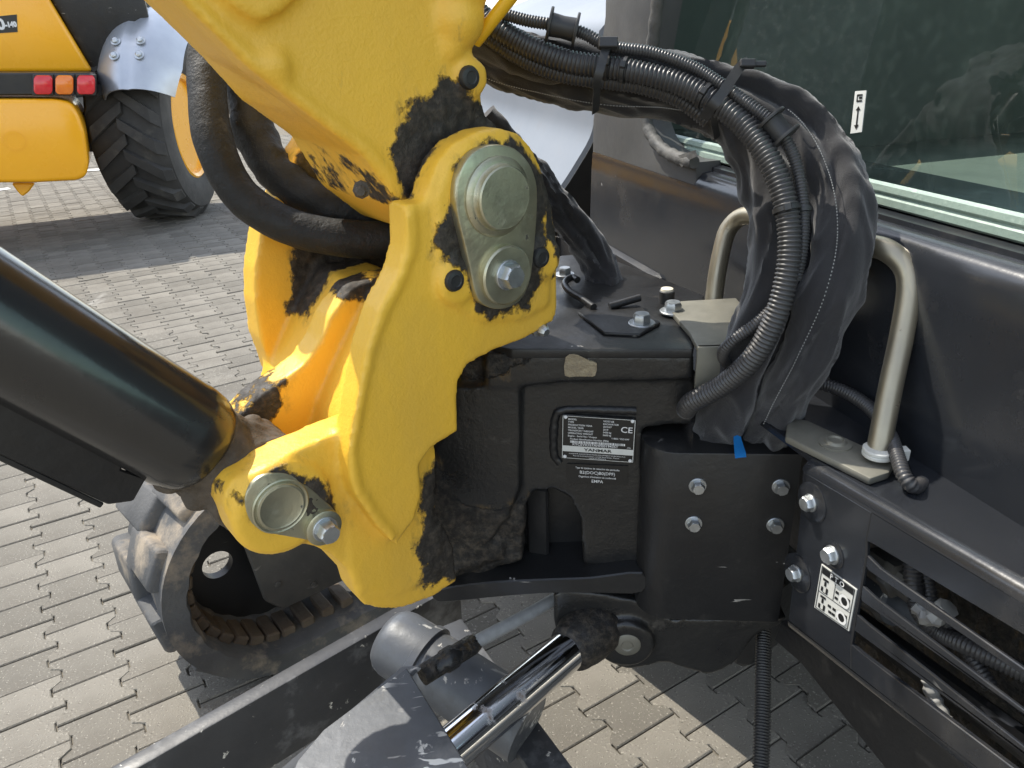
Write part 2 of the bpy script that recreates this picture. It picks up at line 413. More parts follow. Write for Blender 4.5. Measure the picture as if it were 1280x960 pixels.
M['cab_dusty'] = pbr('faded_cab_paint', (0.055, 0.056, 0.058), (0.085, 0.084, 0.08), 5, 0.42, 0.6, bumps=((60, .0005),), layers=(((0.13, 0.125, 0.115), 4, 0.52, 0.4, 0.8, U1), ((0.02, 0.02, 0.021), 40, 0.68, 0.05, 0.6, U1), ((0.5, 0.48, 0.44), 90, 0.745, 0.02, 0.8, U1)))
M['frame_worn'] = pbr('scratched_black_steel', (0.05, 0.049, 0.046), (0.09, 0.085, 0.075), 9, 0.4, 0.65, bumps=((60, .0006),), layers=((DUST, 12, 0.56, 0.25, 0.85, U1),), scratch=((0.3, 0.28, 0.25), 16, 0.62, (1, 1, 5)))  # scratched and dusty; base lightened to stand in for light on the roller frame
M['track_inner'] = pbr('brown_dusty_rubber', (0.085, 0.066, 0.048), (0.14, 0.11, 0.08), 14, 0.8, 0.95, bumps=((60, .003),))
M['backdrop_wall'] = pbr('backdrop_cladding', (0.05, 0.055, 0.055), (0.065, 0.07, 0.068), 1.5, 0.5, 0.7)
M['seal'] = pbr('worn_rubber_seal', (0.05, 0.05, 0.048), (0.11, 0.105, 0.095), 30, 0.6, 0.8, bumps=((90, .002),))
M['cream'] = pbr('cream_paint_mark', (0.66, 0.62, 0.50), (0.6, 0.55, 0.44), 60, 0.6)
M['chip'] = pbr('flaked_rusty_primer', (0.34, 0.28, 0.18), (0.20, 0.16, 0.11), 90, 0.8, 0.95, bumps=((150, .004),))
M['wrap'] = pbr('grey_wrapping_tape', (0.35, 0.35, 0.34), (0.24, 0.24, 0.23), 40, 0.5)

def glass(name, tint, rough=0.0):
    m = bpy.data.materials.new(name); m.use_nodes = True; nt = m.node_tree; nt.nodes.clear(); L = nt.links.new
    out = N_(nt, 'ShaderNodeOutputMaterial'); mix = N_(nt, 'ShaderNodeMixShader'); tr = N_(nt, 'ShaderNodeBsdfTransparent')
    gl = N_(nt, 'ShaderNodeBsdfGlossy'); gl.inputs['Roughness'].default_value = rough
    tr.inputs[0].default_value = c4(tint); fr = N_(nt, 'ShaderNodeFresnel'); fr.inputs[0].default_value = 1.55
    mu = N_(nt, 'ShaderNodeMath'); mu.operation = 'MULTIPLY_ADD'; mu.inputs[1].default_value = 1.7; mu.inputs[2].default_value = 0.02; mu.use_clamp = True
    L(fr.outputs[0], mu.inputs[0]); L(mu.outputs[0], mix.inputs[0]); L(tr.outputs[0], mix.inputs[1]); L(gl.outputs[0], mix.inputs[2])
    # film of dust
    df = N_(nt, 'ShaderNodeBsdfDiffuse'); df.inputs[0].default_value = (0.36, 0.48, 0.42, 1); mx2 = N_(nt, 'ShaderNodeMixShader')
    tc = N_(nt, 'ShaderNodeTexCoord'); nz = N_(nt, 'ShaderNodeTexNoise'); nz.inputs['Scale'].default_value = 60; nz.inputs['Detail'].default_value = 6
    L(tc.outputs['Object'], nz.inputs[0]); r = N_(nt, 'ShaderNodeMapRange'); r.inputs[1].default_value = 0.5; r.inputs[2].default_value = 0.95; r.inputs[3].default_value = 0.015; r.inputs[4].default_value = 0.06
    L(nz.outputs[0], r.inputs[0]); L(r.outputs[0], mx2.inputs[0]); L(mix.outputs[0], mx2.inputs[1]); L(df.outputs[0], mx2.inputs[2]); L(mx2.outputs[0], out.inputs[0])
    return m
M['glass'] = glass('green_tinted_glass', (0.58, 0.80, 0.70))

# ================================================================== pavement
pav = bpy.data.meshes.new('pavement')
bm = bmesh.new()
xs = (-400, -6.5, 2.9, 400); ys = (-400, -0.1, 11.7, 400)
gv = [[bm.verts.new((x, y, -0.0075)) for x in xs] for y in ys]
for a in range(3):
    for b in range(3):
        f = bm.faces.new((gv[a][b], gv[a][b + 1], gv[a + 1][b + 1], gv[a + 1][b])); f.material_index = 0 if (a, b) == (1, 1) else 1
pavement = obj('pavement', bm, M['joint'], smooth=0); pavement['kind'] = 'structure'; pavement.data.materials.append(M['far_ground'])

PA = azv(58.0); PB = azv(-32.0)            # across and along the paver columns
PW, PL = 0.138, 0.112
def paver_outline(we, wm, hl, k=0.013, k2=0.030):
    return [(-we, -hl), (we, -hl), (we, -k2), (wm, -k), (wm, k), (we, k2), (we, hl), (-we, hl), (-we, k2), (-wm, k), (-wm, -k), (-we, -k2)]
G = 0.0012
o_out = paver_outline(PW / 2 + .0125 - G - .0004, PW / 2 - .0125 - G - .0004, PL / 2 - G)
o_in = paver_outline(PW / 2 + .0125 - G - .0028, PW / 2 - .0125 - G - .0028, PL / 2 - G - .0025)
def paver_bm(bm, cx, cy, dz=0.0, tx=0.0, ty=0.0):
    def w(u, v, z): return Vector((cx, cy, z + dz + tx * u + ty * v)) + PA * u + PB * v
    lo = [bm.verts.new(w(u, v, -0.016)) for u, v in o_out]
    a = [bm.verts.new(w(u, v, -0.0025)) for u, v in o_out]; b = [bm.verts.new(w(u, v, 0)) for u, v in o_in]
    for i in range(12):
        j = (i + 1) % 12
        bm.faces.new((lo[i], lo[j], a[j], a[i])); bm.faces.new((a[i], a[j], b[j], b[i]))
    bm.faces.new(b)
def inpoly(x, y, poly):
    c = False
    for i in range(len(poly)):
        (x1, y1), (x2, y2) = poly[i - 1], poly[i]
        if (y1 > y) != (y2 > y) and x < (x2 - x1) * (y - y1) / (y2 - y1) + x1: c = not c
    return c
VIS = [[(-30, 500), (170, 600), (165, 690), (200, 820), (290, 860), (100, 990), (-40, 990)], [(0, 260), (0, 230), (140, 210), (330, 180), (330, 480), (300, 480)],
       [(590, 830), (700, 760), (760, 800), (960, 830), (1110, 990), (620, 990)]]
protos = []
for k in range(6):
    bm = bmesh.new(); paver_bm(bm, 0, 0, 0, random.uniform(-.008, .008), random.uniform(-.008, .008))
    me = bpy.data.meshes.new('paver'); bm.to_mesh(me); bm.free(); me.materials.append(M['paver']); protos.append(me)
cells = []
for i in range(-85, 85):
    for j in range(-55, 150):
        c = PA * (i * PW) + PB * ((j + 0.5 * (i % 2)) * PL)
        if -6.6 < c.x < 3.0 and -0.2 < c.y < 11.8: cells.append(c)
vis = []; rest = []
for c in cells:
    x, y, d = proj(c)
    (vis if any(inpoly(x, y, p) for p in VIS) and d > 0.3 else rest).append((d, c))
vis.sort(key=lambda t: t[0]); rest += vis[300:]; vis = vis[:300]
for d, c in vis:
    o = bpy.data.objects.new('paver', random.choice(protos)); COL.objects.link(o); o.location = (c.x, c.y, random.uniform(-.003, .002)); o.parent = pavement
bm = bmesh.new()
for d, c in rest: paver_bm(bm, c.x, c.y, random.uniform(-.003, .002), random.uniform(-.01, .01), random.uniform(-.01, .01))
o = obj('paving_blocks', bm, M['paver'], pavement, smooth=0); o['kind'] = 'stuff'

# white bay lines painted on the yard
def ground_strip(name, a, b, wdt):
    d = (b - a).normalized(); s = Vector((-d.y, d.x, 0)) * wdt * .5; bm = bmesh.new()
    bm.faces.new([bm.verts.new(p + Z * 0.006) for p in (a - s, a + s, b + s, b - s)])
    o = obj(name, bm, M['line_paint'], smooth=0); o['kind'] = 'structure'; return o

# ================================================================== excavator, front linkage
exc = thing('excavator', (0.55, 1.6, 0), 'black and yellow compact excavator filling the foreground, seen close at its boom foot', 'excavator')
NB = Vector((math.sin(math.radians(38)), -math.cos(math.radians(38)), 0)); BB = Vector((NB.y, -NB.x, 0))
BF = Frame(P(625, 240, .85), BB, NB)          # boom plane: x forward along the boom, y up, n towards the near side
NEAR, EAR, BOOM, FEAR, FCH = 0.0, -0.022, -0.05, -0.15, -0.30

def grease_field(me, items):
    co = mesh_co(me); d = co - np.array(BF.o); u = d @ np.array(BF.x); v = d @ np.array(BF.y); n = d @ np.array(BF.n)
    sd = np.full(len(co), 0.06)
    for pts, off, lo, hi in items:
        s = poly_sd(np.c_[u, v], BF.poly(pts, off))
        s = np.maximum(s, np.maximum(lo - n, n - hi)); sd = np.minimum(sd, s)
    sd = np.clip(sd, -0.06, 0.06); lump(me, sd, 0.0022); set_attr(me, 'grease', sd); return sd

# ---- swing bracket casting
cheek = [(506, 256), (532, 253), (540, 225), (550, 200), (570, 178), (598, 164), (625, 160), (650, 167), (668, 188), (680, 218), (690, 258), (697, 300), (698, 385),
         (692, 402), (663, 421), (616, 440), (585, 456), (573, 478), (573, 540), (541, 560), (526, 580), (528, 620), (518, 652), (496, 682), (472, 660), (446, 622),
         (437, 600), (434, 570), (438, 540), (445, 500), (456, 440), (472, 388), (498, 340), (506, 308)]
ear = [(440, 534), (369, 564), (315, 590), (292, 601), (281, 618), (281, 640), (293, 662), (316, 676), (363, 679), (394, 684), (416, 695), (436, 714), (447, 746), (456, 757),
       (480, 762), (504, 761), (541, 747), (572, 727), (566, 680), (545, 640), (545, 590), (545, 560), (500, 520)]
boss = [(546, 340), (543, 250), (556, 205), (580, 180), (605, 170), (630, 170), (652, 182), (668, 210), (680, 255), (686, 330), (684, 380), (650, 398), (600, 400), (560, 380)]
fear = [(300, 520), (322, 497), (351, 478), (382, 455), (402, 425), (414, 395), (440, 360), (480, 345), (560, 350), (560, 600), (380, 600), (320, 590)]
fcheek = [(384, 172), (366, 197), (349, 239), (327, 286), (319, 337), (319, 378), (326, 424), (342, 470), (362, 500), (420, 560), (560, 560), (600, 450), (620, 300), (590, 200), (520, 150), (430, 150)]
bm = bmesh.new()
bm_prism(bm, BF, BF.poly(cheek, NEAR), NEAR, NEAR - .034)
bm_prism(bm, BF, BF.poly(boss, NEAR), NEAR + .005, NEAR - .03)
bm_prism(bm, BF, BF.poly(ear, EAR), EAR, EAR - .045)
bm_prism(bm, BF, BF.poly(fear, FEAR), FEAR, FEAR - .045)
bm_prism(bm, BF, BF.poly(fcheek, FCH), FCH, FCH - .045)
web = [(545, 400), (600, 380), (572, 480), (572, 540), (545, 580), (545, 640), (566, 690), (560, 728), (500, 756), (462, 750), (448, 720), (446, 650), (470, 560), (505, 480)]
wl = BF.poly(web, NEAR)
bm_prism(bm, BF, wl, NEAR - .02, FCH - .02)
# rib running down the front edge of the cheek, and the raised outer band round the boss
rim = BF.poly([(506, 262), (520, 262), (520, 310), (508, 345), (484, 392), (466, 442), (455, 500), (447, 542), (444, 570), (450, 604), (470, 638), (494, 668), (488, 676), (470, 655), (444, 620), (437, 600), (434, 570), (438, 540), (445, 500), (456, 440), (472, 388), (498, 340), (506, 308)], NEAR)
bm_prism(bm, BF, rim, NEAR + .004, NEAR - .03)
for cx, cy in ((568, 351), (676, 322)):
    u, v = BF.px(cx, cy, NEAR); bm_lathe(bm, BF.w(u, v, -.02), NB, [(.026, 0), (.026, .028), (.02, .031)], 24)
u, v = BF.px(352, 633, EAR); CP = (u, v)
bm_lathe(bm, BF.w(u, v, EAR - .04), NB, [(.056, 0), (.056, .044), (.05, .049)], 36)
bm_lathe(bm, BF.w(u, v, FEAR - .05), NB, [(.056, 0), (.056, .05)], 36)
me = voxel_mesh(bm, 0.0036, 7)
GB = [([(563, 99), (515, 125), (504, 154), (490, 180), (493, 224), (502, 250), (528, 256), (540, 210), (594, 176), (640, 160), (600, 120)], BOOM, BOOM - .03, BOOM + .02),
      ([(545, 271), (547, 307), (562, 332), (578, 341), (592, 375), (588, 391), (633, 391), (656, 377), (670, 347), (674, 307), (683, 250), (681, 222), (664, 196), (633, 176), (596, 179), (568, 212), (560, 242)], NEAR, -.02, .03),
      ([(526, 664), (520, 690), (526, 722), (541, 733), (566, 722), (575, 700), (570, 600), (548, 580), (529, 600)], EAR, -.3, -.012),
      ([(304, 628), (312, 604), (330, 590), (350, 584), (376, 590), (402, 607), (420, 630), (428, 650), (400, 660), (330, 650)], EAR, -.06, .0),
      ([(286, 618), (295, 613), (302, 618), (298, 628), (292, 630)], EAR, -.06, .0),
      ([(372, 305), (363, 350), (361, 387), (385, 395), (402, 356), (450, 340), (620, 340), (620, 270), (400, 275)], FCH, FCH - .02, FCH + .05),
      ([(384, 172), (366, 197), (372, 215), (440, 285), (620, 285), (600, 190), (520, 140), (430, 140)], FCH, FCH - .012, FCH + .02),
      ([(432, 372), (440, 350), (520, 335), (520, 380), (450, 372)], FEAR, FEAR - .06, FEAR + .06),
      ([(300, 520), (322, 490), (356, 474), (352, 500), (345, 520), (330, 530)], FEAR, FEAR - .06, FEAR + .02),
      ([(672, 225), (690, 222), (696, 300), (690, 340), (680, 300)], NEAR, -.05, .02)]
grease_field(me, GB)
bracket = obj('swing_bracket', me, M['yellow'], exc, smooth=60, label='yellow cast swing bracket smeared with black grease')

# ---- boom foot casting
bl = BF.poly([(498, 258), (454, 196), (384, 143), (313, 88), (225, 0)], BOOM) + [(.80, .76), (.36, .82), (-.03, .34)] + BF.poly([(600, 10), (590, 45), (592, 80), (600, 105), (606, 140), (622, 158), (664, 215), (664, 262), (640, 300), (600, 310), (550, 300)], BOOM)
fl_ = [(a - .016, b + .016) if k in (3, 4, 5) else (a - .006, b + .006) if k in (1, 2) else (a, b) for k, (a, b) in enumerate(bl)]      # underside drawn in towards the far side
bm = bmesh.new(); va = [bm.verts.new(BF.w(a, b, BOOM)) for a, b in bl]; vb = [bm.verts.new(BF.w(a, b, BOOM - .19)) for a, b in fl_]
bm.faces.new(va); bm.faces.new(vb)
for k in range(len(va)): bm.faces.new((va[k], va[(k + 1) % len(va)], vb[(k + 1) % len(va)], vb[k]))
bmesh.ops.recalc_face_normals(bm, faces=bm.faces[:])
u, v = BF.px(575, 22, BOOM); 
for du, dv, r in ((0, 0, .034), (-.005, .035, .038), (0, .075, .04), (.01, -.025, .022)):
    bmesh.ops.create_uvsphere(bm, u_segments=20, v_segments=12, radius=1, matrix=Matrix.Translation(BF.w(u + du, v + dv, BOOM - .012)) @ Matrix.Diagonal((r, r, r, 1)))
u, v = BF.px(588, 97, BOOM); bm_lathe(bm, BF.w(u, v, BOOM - .03), NB, [(.02, 0), (.02, .036), (.016, .04)], 24)
pad = BF.poly([(290, 12), (318, 28), (350, 14), (400, -40), (320, -60), (250, -24)], BOOM); bm_prism(bm, BF, pad, BOOM + .012, BOOM - .02)
lip = BF.poly([(498, 258), (454, 196), (384, 143), (313, 88), (225, 0)], BOOM) + [(.80, .76), (.785, .772)] + BF.poly([(243, 0), (326, 78), (395, 132), (466, 184), (510, 246)], BOOM)
bm_prism(bm, BF, lip, BOOM + .005, BOOM - .03)
u, v = BF.px(345, 82, BOOM); bm_lathe(bm, BF.w(u, v, BOOM - .02), NB, [(.014, 0), (.014, .025), (.008, .028)], 16)
me = voxel_mesh(bm, 0.0045, 6)
grease_field(me, [GB[0], ([(440, 228), (452, 208), (472, 226), (497, 252), (470, 250)], BOOM, BOOM - .2, BOOM + .02),
                  ([(380, 165), (392, 172), (398, 182), (388, 180)], BOOM, BOOM - .05, BOOM + .02)])
boom = obj('boom', me, M['yellow'], exc, smooth=60, label='yellow cast boom foot rising out of the top of the picture')
# black rubber plugs
for cx, cy, off, par in ((568, 351, .011, bracket), (676, 322, .011, bracket), (587, 97, BOOM + .01, boom)):
    u, v = BF.px(cx, cy, off); bm = bmesh.new(); bm_lathe(bm, BF.w(u, v, off - .003), NB, [(.0125, 0), (.0125, .003), (.011, .006), (.007, .007), (.006, .0062), (.001, .006)], 20)
    obj('rubber_plug', bm, M['plastic'], par)
u, v = BF.px(452, 236, BOOM); bm = bmesh.new(); bm_lathe(bm, BF.w(u, v, BOOM), (NB + BB * .6).normalized(), [(.009, 0), (.009, .008), (.006, .010), (.006, .014), (.004, .018)], 8); obj('grease_nipple', bm, M['grime'], boom)
u, v = BF.px(679, 411, NEAR); bm = bmesh.new()
bm_lathe(bm, BF.w(u, v, -.012), NB - Z * .2, [(.012, 0), (.012, .006), (.008, .008), (.008, .014), (.005, .019)], 8); obj('grease_nipple', bm, M['bolt'], bracket)

# ---- boom pin: retaining plate, stepped pin head, washer and bolt
plate = catmull(BF.poly([(624, 181), (645, 186), (662, 203), (671, 225), (673, 250), (671, 290), (667, 330), (664, 350), (655, 372), (640, 384), (621, 387), (603, 380), (594, 364), (588, 335), (580, 300), (573, 270), (571, 245), (576, 215), (590, 193), (606, 184)], .018), 3, True)
bm = bmesh.new(); bm_prism(bm, BF, plate, .004, .017, .0025, 2)
ret = obj('retaining_plate', bm, M['zinc'], bracket, label='zinc plated teardrop plate locking the boom pin')
u, v = BF.px(622, 246, .018); bm = bmesh.new(); bm_lathe(bm, BF.w(u, v, .017), NB, [(.043, 0), (.043, .003), (.041, .005), (.036, .006), (.0345, .008), (.034, .014), (.0325, .0155)], 48)
obj('boom_pin', bm, M['zinc'], bracket)
u, v = BF.px(630, 343, .018); bm = bmesh.new(); bm_lathe(bm, BF.w(u, v, .017), NB, [(.034, 0), (.034, .007), (.032, .009), (.012, .0095)], 40)
obj('washer', bm, M['zinc'], bracket)
bm = bmesh.new(); u, v = BF.px(636, 344, .028); bm_hexbolt(bm, BF.w(u, v, .0262), NB, .0145, .012, 1.2, .003); obj('bolt', bm, M['bolt'], bracket)

# ---- cylinder pin
plate = catmull(BF.poly([(307, 633), (312, 612), (325, 598), (344, 592), (366, 595), (385, 608), (405, 625), (420, 640), (426, 655), (420, 672), (405, 680), (388, 677), (360, 672), (335, 667), (316, 656)], EAR + .012), 3, True)
bm = bmesh.new(); bm_prism(bm, BF, plate, EAR + .002, EAR + .010, .002, 2); obj('retaining_plate', bm, M['zinc'], bracket, label='zinc plated plate locking the cylinder pin')
u, v = BF.px(352, 634, EAR + .013); bm = bmesh.new(); bm_lathe(bm, BF.w(u, v, EAR + .010), NB, [(.0315, 0), (.0315, .0015), (.030, .0025), (.0285, .0015), (.0275, .0015), (.0265, .004), (.024, .0045), (.022, .0036), (.001, .0036)], 40)
obj('cylinder_pin', bm, M['zinc'], bracket)
u, v = BF.px(404, 659, EAR + .013); bm = bmesh.new(); bm_lathe(bm, BF.w(u, v, EAR + .010), NB, [(.021, 0), (.021, .006), (.019, .007), (.01, .0072)], 32); obj('washer', bm, M['zinc'], bracket)
bm = bmesh.new(); bm_hexbolt(bm, BF.w(u, v, EAR + .017), NB, .0125, .014, 1.2, .002); obj('bolt', bm, M['bolt'], bracket)

# ---- boom cylinder
cyl_n = -.104; cu, cv = CP; cdir = (BB * .63 + Z * .777).normalized()
pc = BF.w(cu, cv, cyl_n)
bm = bmesh.new(); e0 = .082
bm_lathe(bm, pc, cdir, [(.030, e0 - .03), (.047, e0 - .012), (.054, e0 - .004), (.0575, e0 + .006), (.059, e0 + .02), (.059, e0 + .028), (.0582, e0 + .032), (.0582, .95)], 64)
barrel = obj('boom_cylinder', bm, M['black'], exc, label='glossy black hydraulic boom cylinder with a greasy eye')
bm = bmesh.new()
bm_lathe(bm, pc - NB * .038, NB, [(.058, 0), (.058, .074)], 32)
bm_lathe(bm, pc, cdir, [(.056, 0), (.052, .04), (.048, .08)], 24)
for k in range(26):
    a = random.uniform(0, 6.28); q = pc + cdir * random.uniform(-.02, .07) + (BB * math.cos(a) + Z * math.sin(a)) * random.uniform(.035, .06) + NB * random.uniform(-.04, .035)
    bmesh.ops.create_icosphere(bm, subdivisions=2, radius=random.uniform(.008, .017), matrix=Matrix.Translation(q))
me = voxel_mesh(bm, .004, 3); lump(me, np.full(len(me.vertices), -.05), .004, 35)
obj('cylinder_eye', me, M['grime'], barrel, smooth=60)
# steel guard channel carried under the barrel
gd = cdir; gs = NB; gu = gd.cross(gs).normalized()
if gu.z > 0: gu = -gu
bm = bmesh.new()
gf = Frame(pc, gd, NB, gu)
gp = [(.118, .072), (.125, .083), (.165, .090), (.20, .112), (.95, .118), (.95, .068), (.17, .066), (.16, .072)]
gp = [(.108, .054), (.103, .080), (.122, .094), (.95, .104), (.95, .046), (.140, .046), (.135, .058)]
bm_prism(bm, gf, gp, .01, .016, .0015, 1)
bm_box(bm, pc + gd * .535 + gu * .098 - NB * .012, gd, NB, gu, .41, .026, .003, .001, 1)
obj('pipe_guard', bm, M['black_dusty'], barrel)

# ---- hoses going into the boom from the left
def sleeve(name, pts, r, mat, parent, wr=.08, n=90, seg=20, scale=18, flat=1.0, seed=0, label=None, rad=None):
    path, ln = resample(catmull(pts, 8), n); bm = bmesh.new()
    def rf(i, t, k, th):
        p = path[i]; q = Vector((p.x * scale + math.cos(th) * 1.1 + seed, p.y * scale + math.sin(th) * 1.1, p.z * scale))
        return 1 + wr * (mnoise.noise(q) + .5 * mnoise.noise(q * 2.3) + .35 * abs(mnoise.noise(q * 4.1)))
    bm_tube(bm, path, rad or r, seg, rf, True, None, flat); return obj(name, bm, mat, parent, smooth=70, label=label)
sleeve('hose', [P(272, -40, 1.0), P(262, 40, .98), P(259, 110, .96), P(268, 180, .95), P(298, 240, .96), P(350, 278, .97), P(420, 297, .98), P(500, 300, 1.0), P(580, 300, 1.02)], .0235, M['rubber'], exc, .05, 100, 20, 24, seed=3, label='black rubber hose looping under the boom')
sleeve('hose', [P(322, -10, 1.04), P(312, 50, 1.03), P(308, 105, 1.02), P(318, 165, 1.01), P(352, 222, 1.01), P(412, 258, 1.02), P(500, 276, 1.05), P(580, 285, 1.08)], .026, M['rubber'], exc, .16, 100, 20, 30, seed=9, label='thinner wrinkled hose beside the looping one')
sleeve('hose', [P(300, 60, 1.12), P(298, 110, 1.1), P(308, 150, 1.1), P(335, 200, 1.1), P(400, 245, 1.1), P(500, 262, 1.12)], .018, M['rubber'], exc, .1, 70, 16, 30, seed=19)
# small yellow pipe stub against the top edge
bm = bmesh.new(); bm_tube(bm, [P(594, 52, .84), P(640, -6, .80), P(680, -60, .78)], .0075, 16); obj('pipe_stub', bm, M['yellow_plain'], exc)

# ================================================================== excavator, house side
LL = -azv(-17.0); FFv = Vector((-math.cos(math.radians(17)), -math.sin(math.radians(17)), 0))
HF = Frame(Vector((0, 0, 0)), LL, FFv)                 # offset = distance f along the machine's forward axis
def fl(f, l, z): return FFv * f + LL * l + Z * z
MX = Vector((.996, -.09, 0)).normalized(); MN = Vector((-.09, -.996, 0)).normalized()
MM = Frame(P(748, 545, 1.07), MX, MN)

# ---- swing mount: block, lip, post, lower flange
bm = bmesh.new()
body = [(575, 450), (868, 462), (868, 530), (803, 535), (803, 714), (729, 706), (726, 650), (714, 624), (692, 612), (668, 614), (656, 632), (652, 700), (540, 735), (540, 560), (575, 520)]
bm_prism(bm, MM, MM.poly(body), 0, -.20)
lipp = [(606, 442), (868, 443), (868, 476), (700, 479), (640, 486), (606, 486)]
bm_prism(bm, MM, MM.poly(lipp, .014), .014, -.20, .004, 2)
low = [(540, 560), (575, 520), (640, 500), (652, 500), (655, 590), (668, 606), (700, 603), (722, 615), (732, 640), (735, 700), (803, 708), (803, 640), (790, 600), (690, 592), (690, 500), (803, 500), (803, 486), (600, 486), (540, 520)]
pu, pv = MM.px(612, 560, -.02)
bm_prism(bm, MM, MM.poly([(566, 484), (650, 484), (650, 610), (636, 645), (600, 690), (560, 722), (540, 735), (540, 560), (566, 520)], .012), .012, -.10)
for x, y, r_ in ((556, 704, .036), (585, 694, .036), (612, 684, .032), (575, 728, .026), (600, 716, .024)):
    bmesh.ops.create_uvsphere(bm, u_segments=20, v_segments=12, radius=r_, matrix=Matrix.Translation(MM.w(*MM.px(x, y, .0), -.02)))
u0 = MM.px(700, 430, .014); u1 = MM.px(868, 430, .014)
me = voxel_mesh(bm, .0042, 4)
co = mesh_co(me); d = co - np.array(MM.o); uu = d @ np.array(MM.x); vv = d @ np.array(MM.y); nn = d @ np.array(MM.n)
sd = np.minimum(poly_sd(np.c_[uu, vv], MM.poly([(500, 780), (500, 600), (545, 560), (575, 625), (640, 632), (660, 625), (700, 690), (690, 760)])),
                poly_sd(np.c_[uu, vv], MM.poly([(560, 470), (560, 425), (690, 420), (640, 452), (610, 470)])))
sd = np.clip(sd, -.06, .06); lump(me, sd, .0035, 30); set_attr(me, 'grease', sd)
mount = obj('swing_mount', me, M['black_greasy'], exc, smooth=50, label='greasy black swing mount block carrying the data plate')
# top cover, standing proud, and its bolts
ztop = MM.w(0, MM.px(740, 440, .014)[1], 0).z + .001
TF = Frame(Vector((0, 0, ztop)), Vector((1, 0, 0)), Z, Vector((0, 1, 0)))
bm = bmesh.new(); bm_prism(bm, TF, TF.poly([(600, 432), (664, 360), (700, 322), (745, 318), (880, 372), (868, 428), (866, 440), (640, 440)]), -.01, .004, .003, 2)
obj('top_plate', bm, M['black_dusty'], mount)
bm = bmesh.new(); bm_prism(bm, TF, TF.poly([(722, 392), (755, 418), (800, 420), (826, 405), (800, 384), (745, 370)], .006), .004, .009, .0015, 1)
obj('cover_plate', bm, M['black_dusty'], mount)
for x, y, r, h in ((802, 405, .0125, .012), (841, 390, .0125, .012), (706, 344, .011, .01)):
    q = onz(x, y, ztop + .008); bm = bmesh.new(); bm_hexbolt(bm, q, Z, r, h, 1.5, .003); obj('bolt', bm, M['bolt'], mount)
q = onz(833, 378, ztop + .004); bm = bmesh.new(); bm_lathe(bm, q, Z, [(.0115, 0), (.0115, .018), (.0095, .019)], 20); pl = obj('plug', bm, M['plastic'], mount)
bm = bmesh.new(); bm_lathe(bm, q + Z * .019, Z, [(.0098, 0), (.009, .003), (.003, .0045)], 16); obj('plug_cap', bm, M['cream'], mount)
bm = bmesh.new(); bm_tube(bm, catmull([onz(742, 384, ztop + .012), onz(728, 374, ztop + .014), onz(712, 364, ztop + .016), onz(706, 354, ztop + .018), onz(714, 347, ztop + .018), onz(722, 350, ztop + .018)], 5), .0055, 12); obj('hook_bar', bm, M['black_dusty'], mount)
bm = bmesh.new(); bm_tube(bm, [onz(762, 383, ztop + .012), onz(800, 372, ztop + .02)], .0055, 12); obj('hook_bar', bm, M['black_dusty'], mount)
# flaked patch on the lip
bm = bmesh.new(); fp = catmull(MM.poly([(707, 447), (718, 443), (728, 447), (738, 452), (746, 455), (744, 470), (735, 471), (720, 471), (706, 470)], .0185), 2, True); bm_prism(bm, MM, fp, .013, .0175); obj('flaked_patch', bm, M['chip'], mount)
# weld beads: round the plate recess and round the arch
def bead(name, pts, off, r, parent, mat, step=.0035, closed=False):
    path, ln = resample(catmull([MM.w(*MM.px(x, y, off), off) for x, y in pts], 8), 80); n = max(int(ln / .0018), 30); path, _ = resample(path, n); bm = bmesh.new()
    bm_tube(bm, path, r, 10, lambda i, t, k, th: 1 + .05 * math.sin(i * .8 + 1.2 * math.sin(th)) + .25 * mnoise.noise(path[i] * 45)); return obj(name, bm, mat, parent, smooth=60)
bead('weld_bead', [(795, 513), (760, 512), (725, 511), (701, 513), (694, 522), (692, 545), (693, 568), (700, 578)], -.001, .0065, mount, M['black_dusty'])
# bottom flange
bm = bmesh.new(); bm_prism(bm, MM, catmull(MM.poly([(545, 738), (610, 728), (690, 724), (740, 722), (803, 716), (803, 741), (750, 742), (690, 742), (630, 746), (570, 752), (545, 752)], .03), 3, True), .03, -.16, .002, 1)
obj('bottom_flange', bm, M['black_dusty'], mount)
# inside of the arch
bm = bmesh.new(); bm_box(bm, MM.w(*MM.px(690, 655, -.06), -.07), MX, MN, Z, .07, .01, .08, .003, 1)
bm_box(bm, MM.w(*MM.px(672, 655, -.04), -.045), (MX + MN * .3).normalized(), MN, Z, .018, .012, .07, .004, 1); obj('gusset', bm, M['black_dusty'], mount)

# ---- data plate
idp_poly = [(703, 518), (795, 524), (794, 577), (702, 573)]
pp = MM.poly(idp_poly, .006)
bm = bmesh.new(); bm_prism(bm, MM, pp, -.002, .006, .0008, 1)
idp = obj('data_plate', bm, M['black_print'], exc, label='riveted black and silver data plate with serial number and barcode')
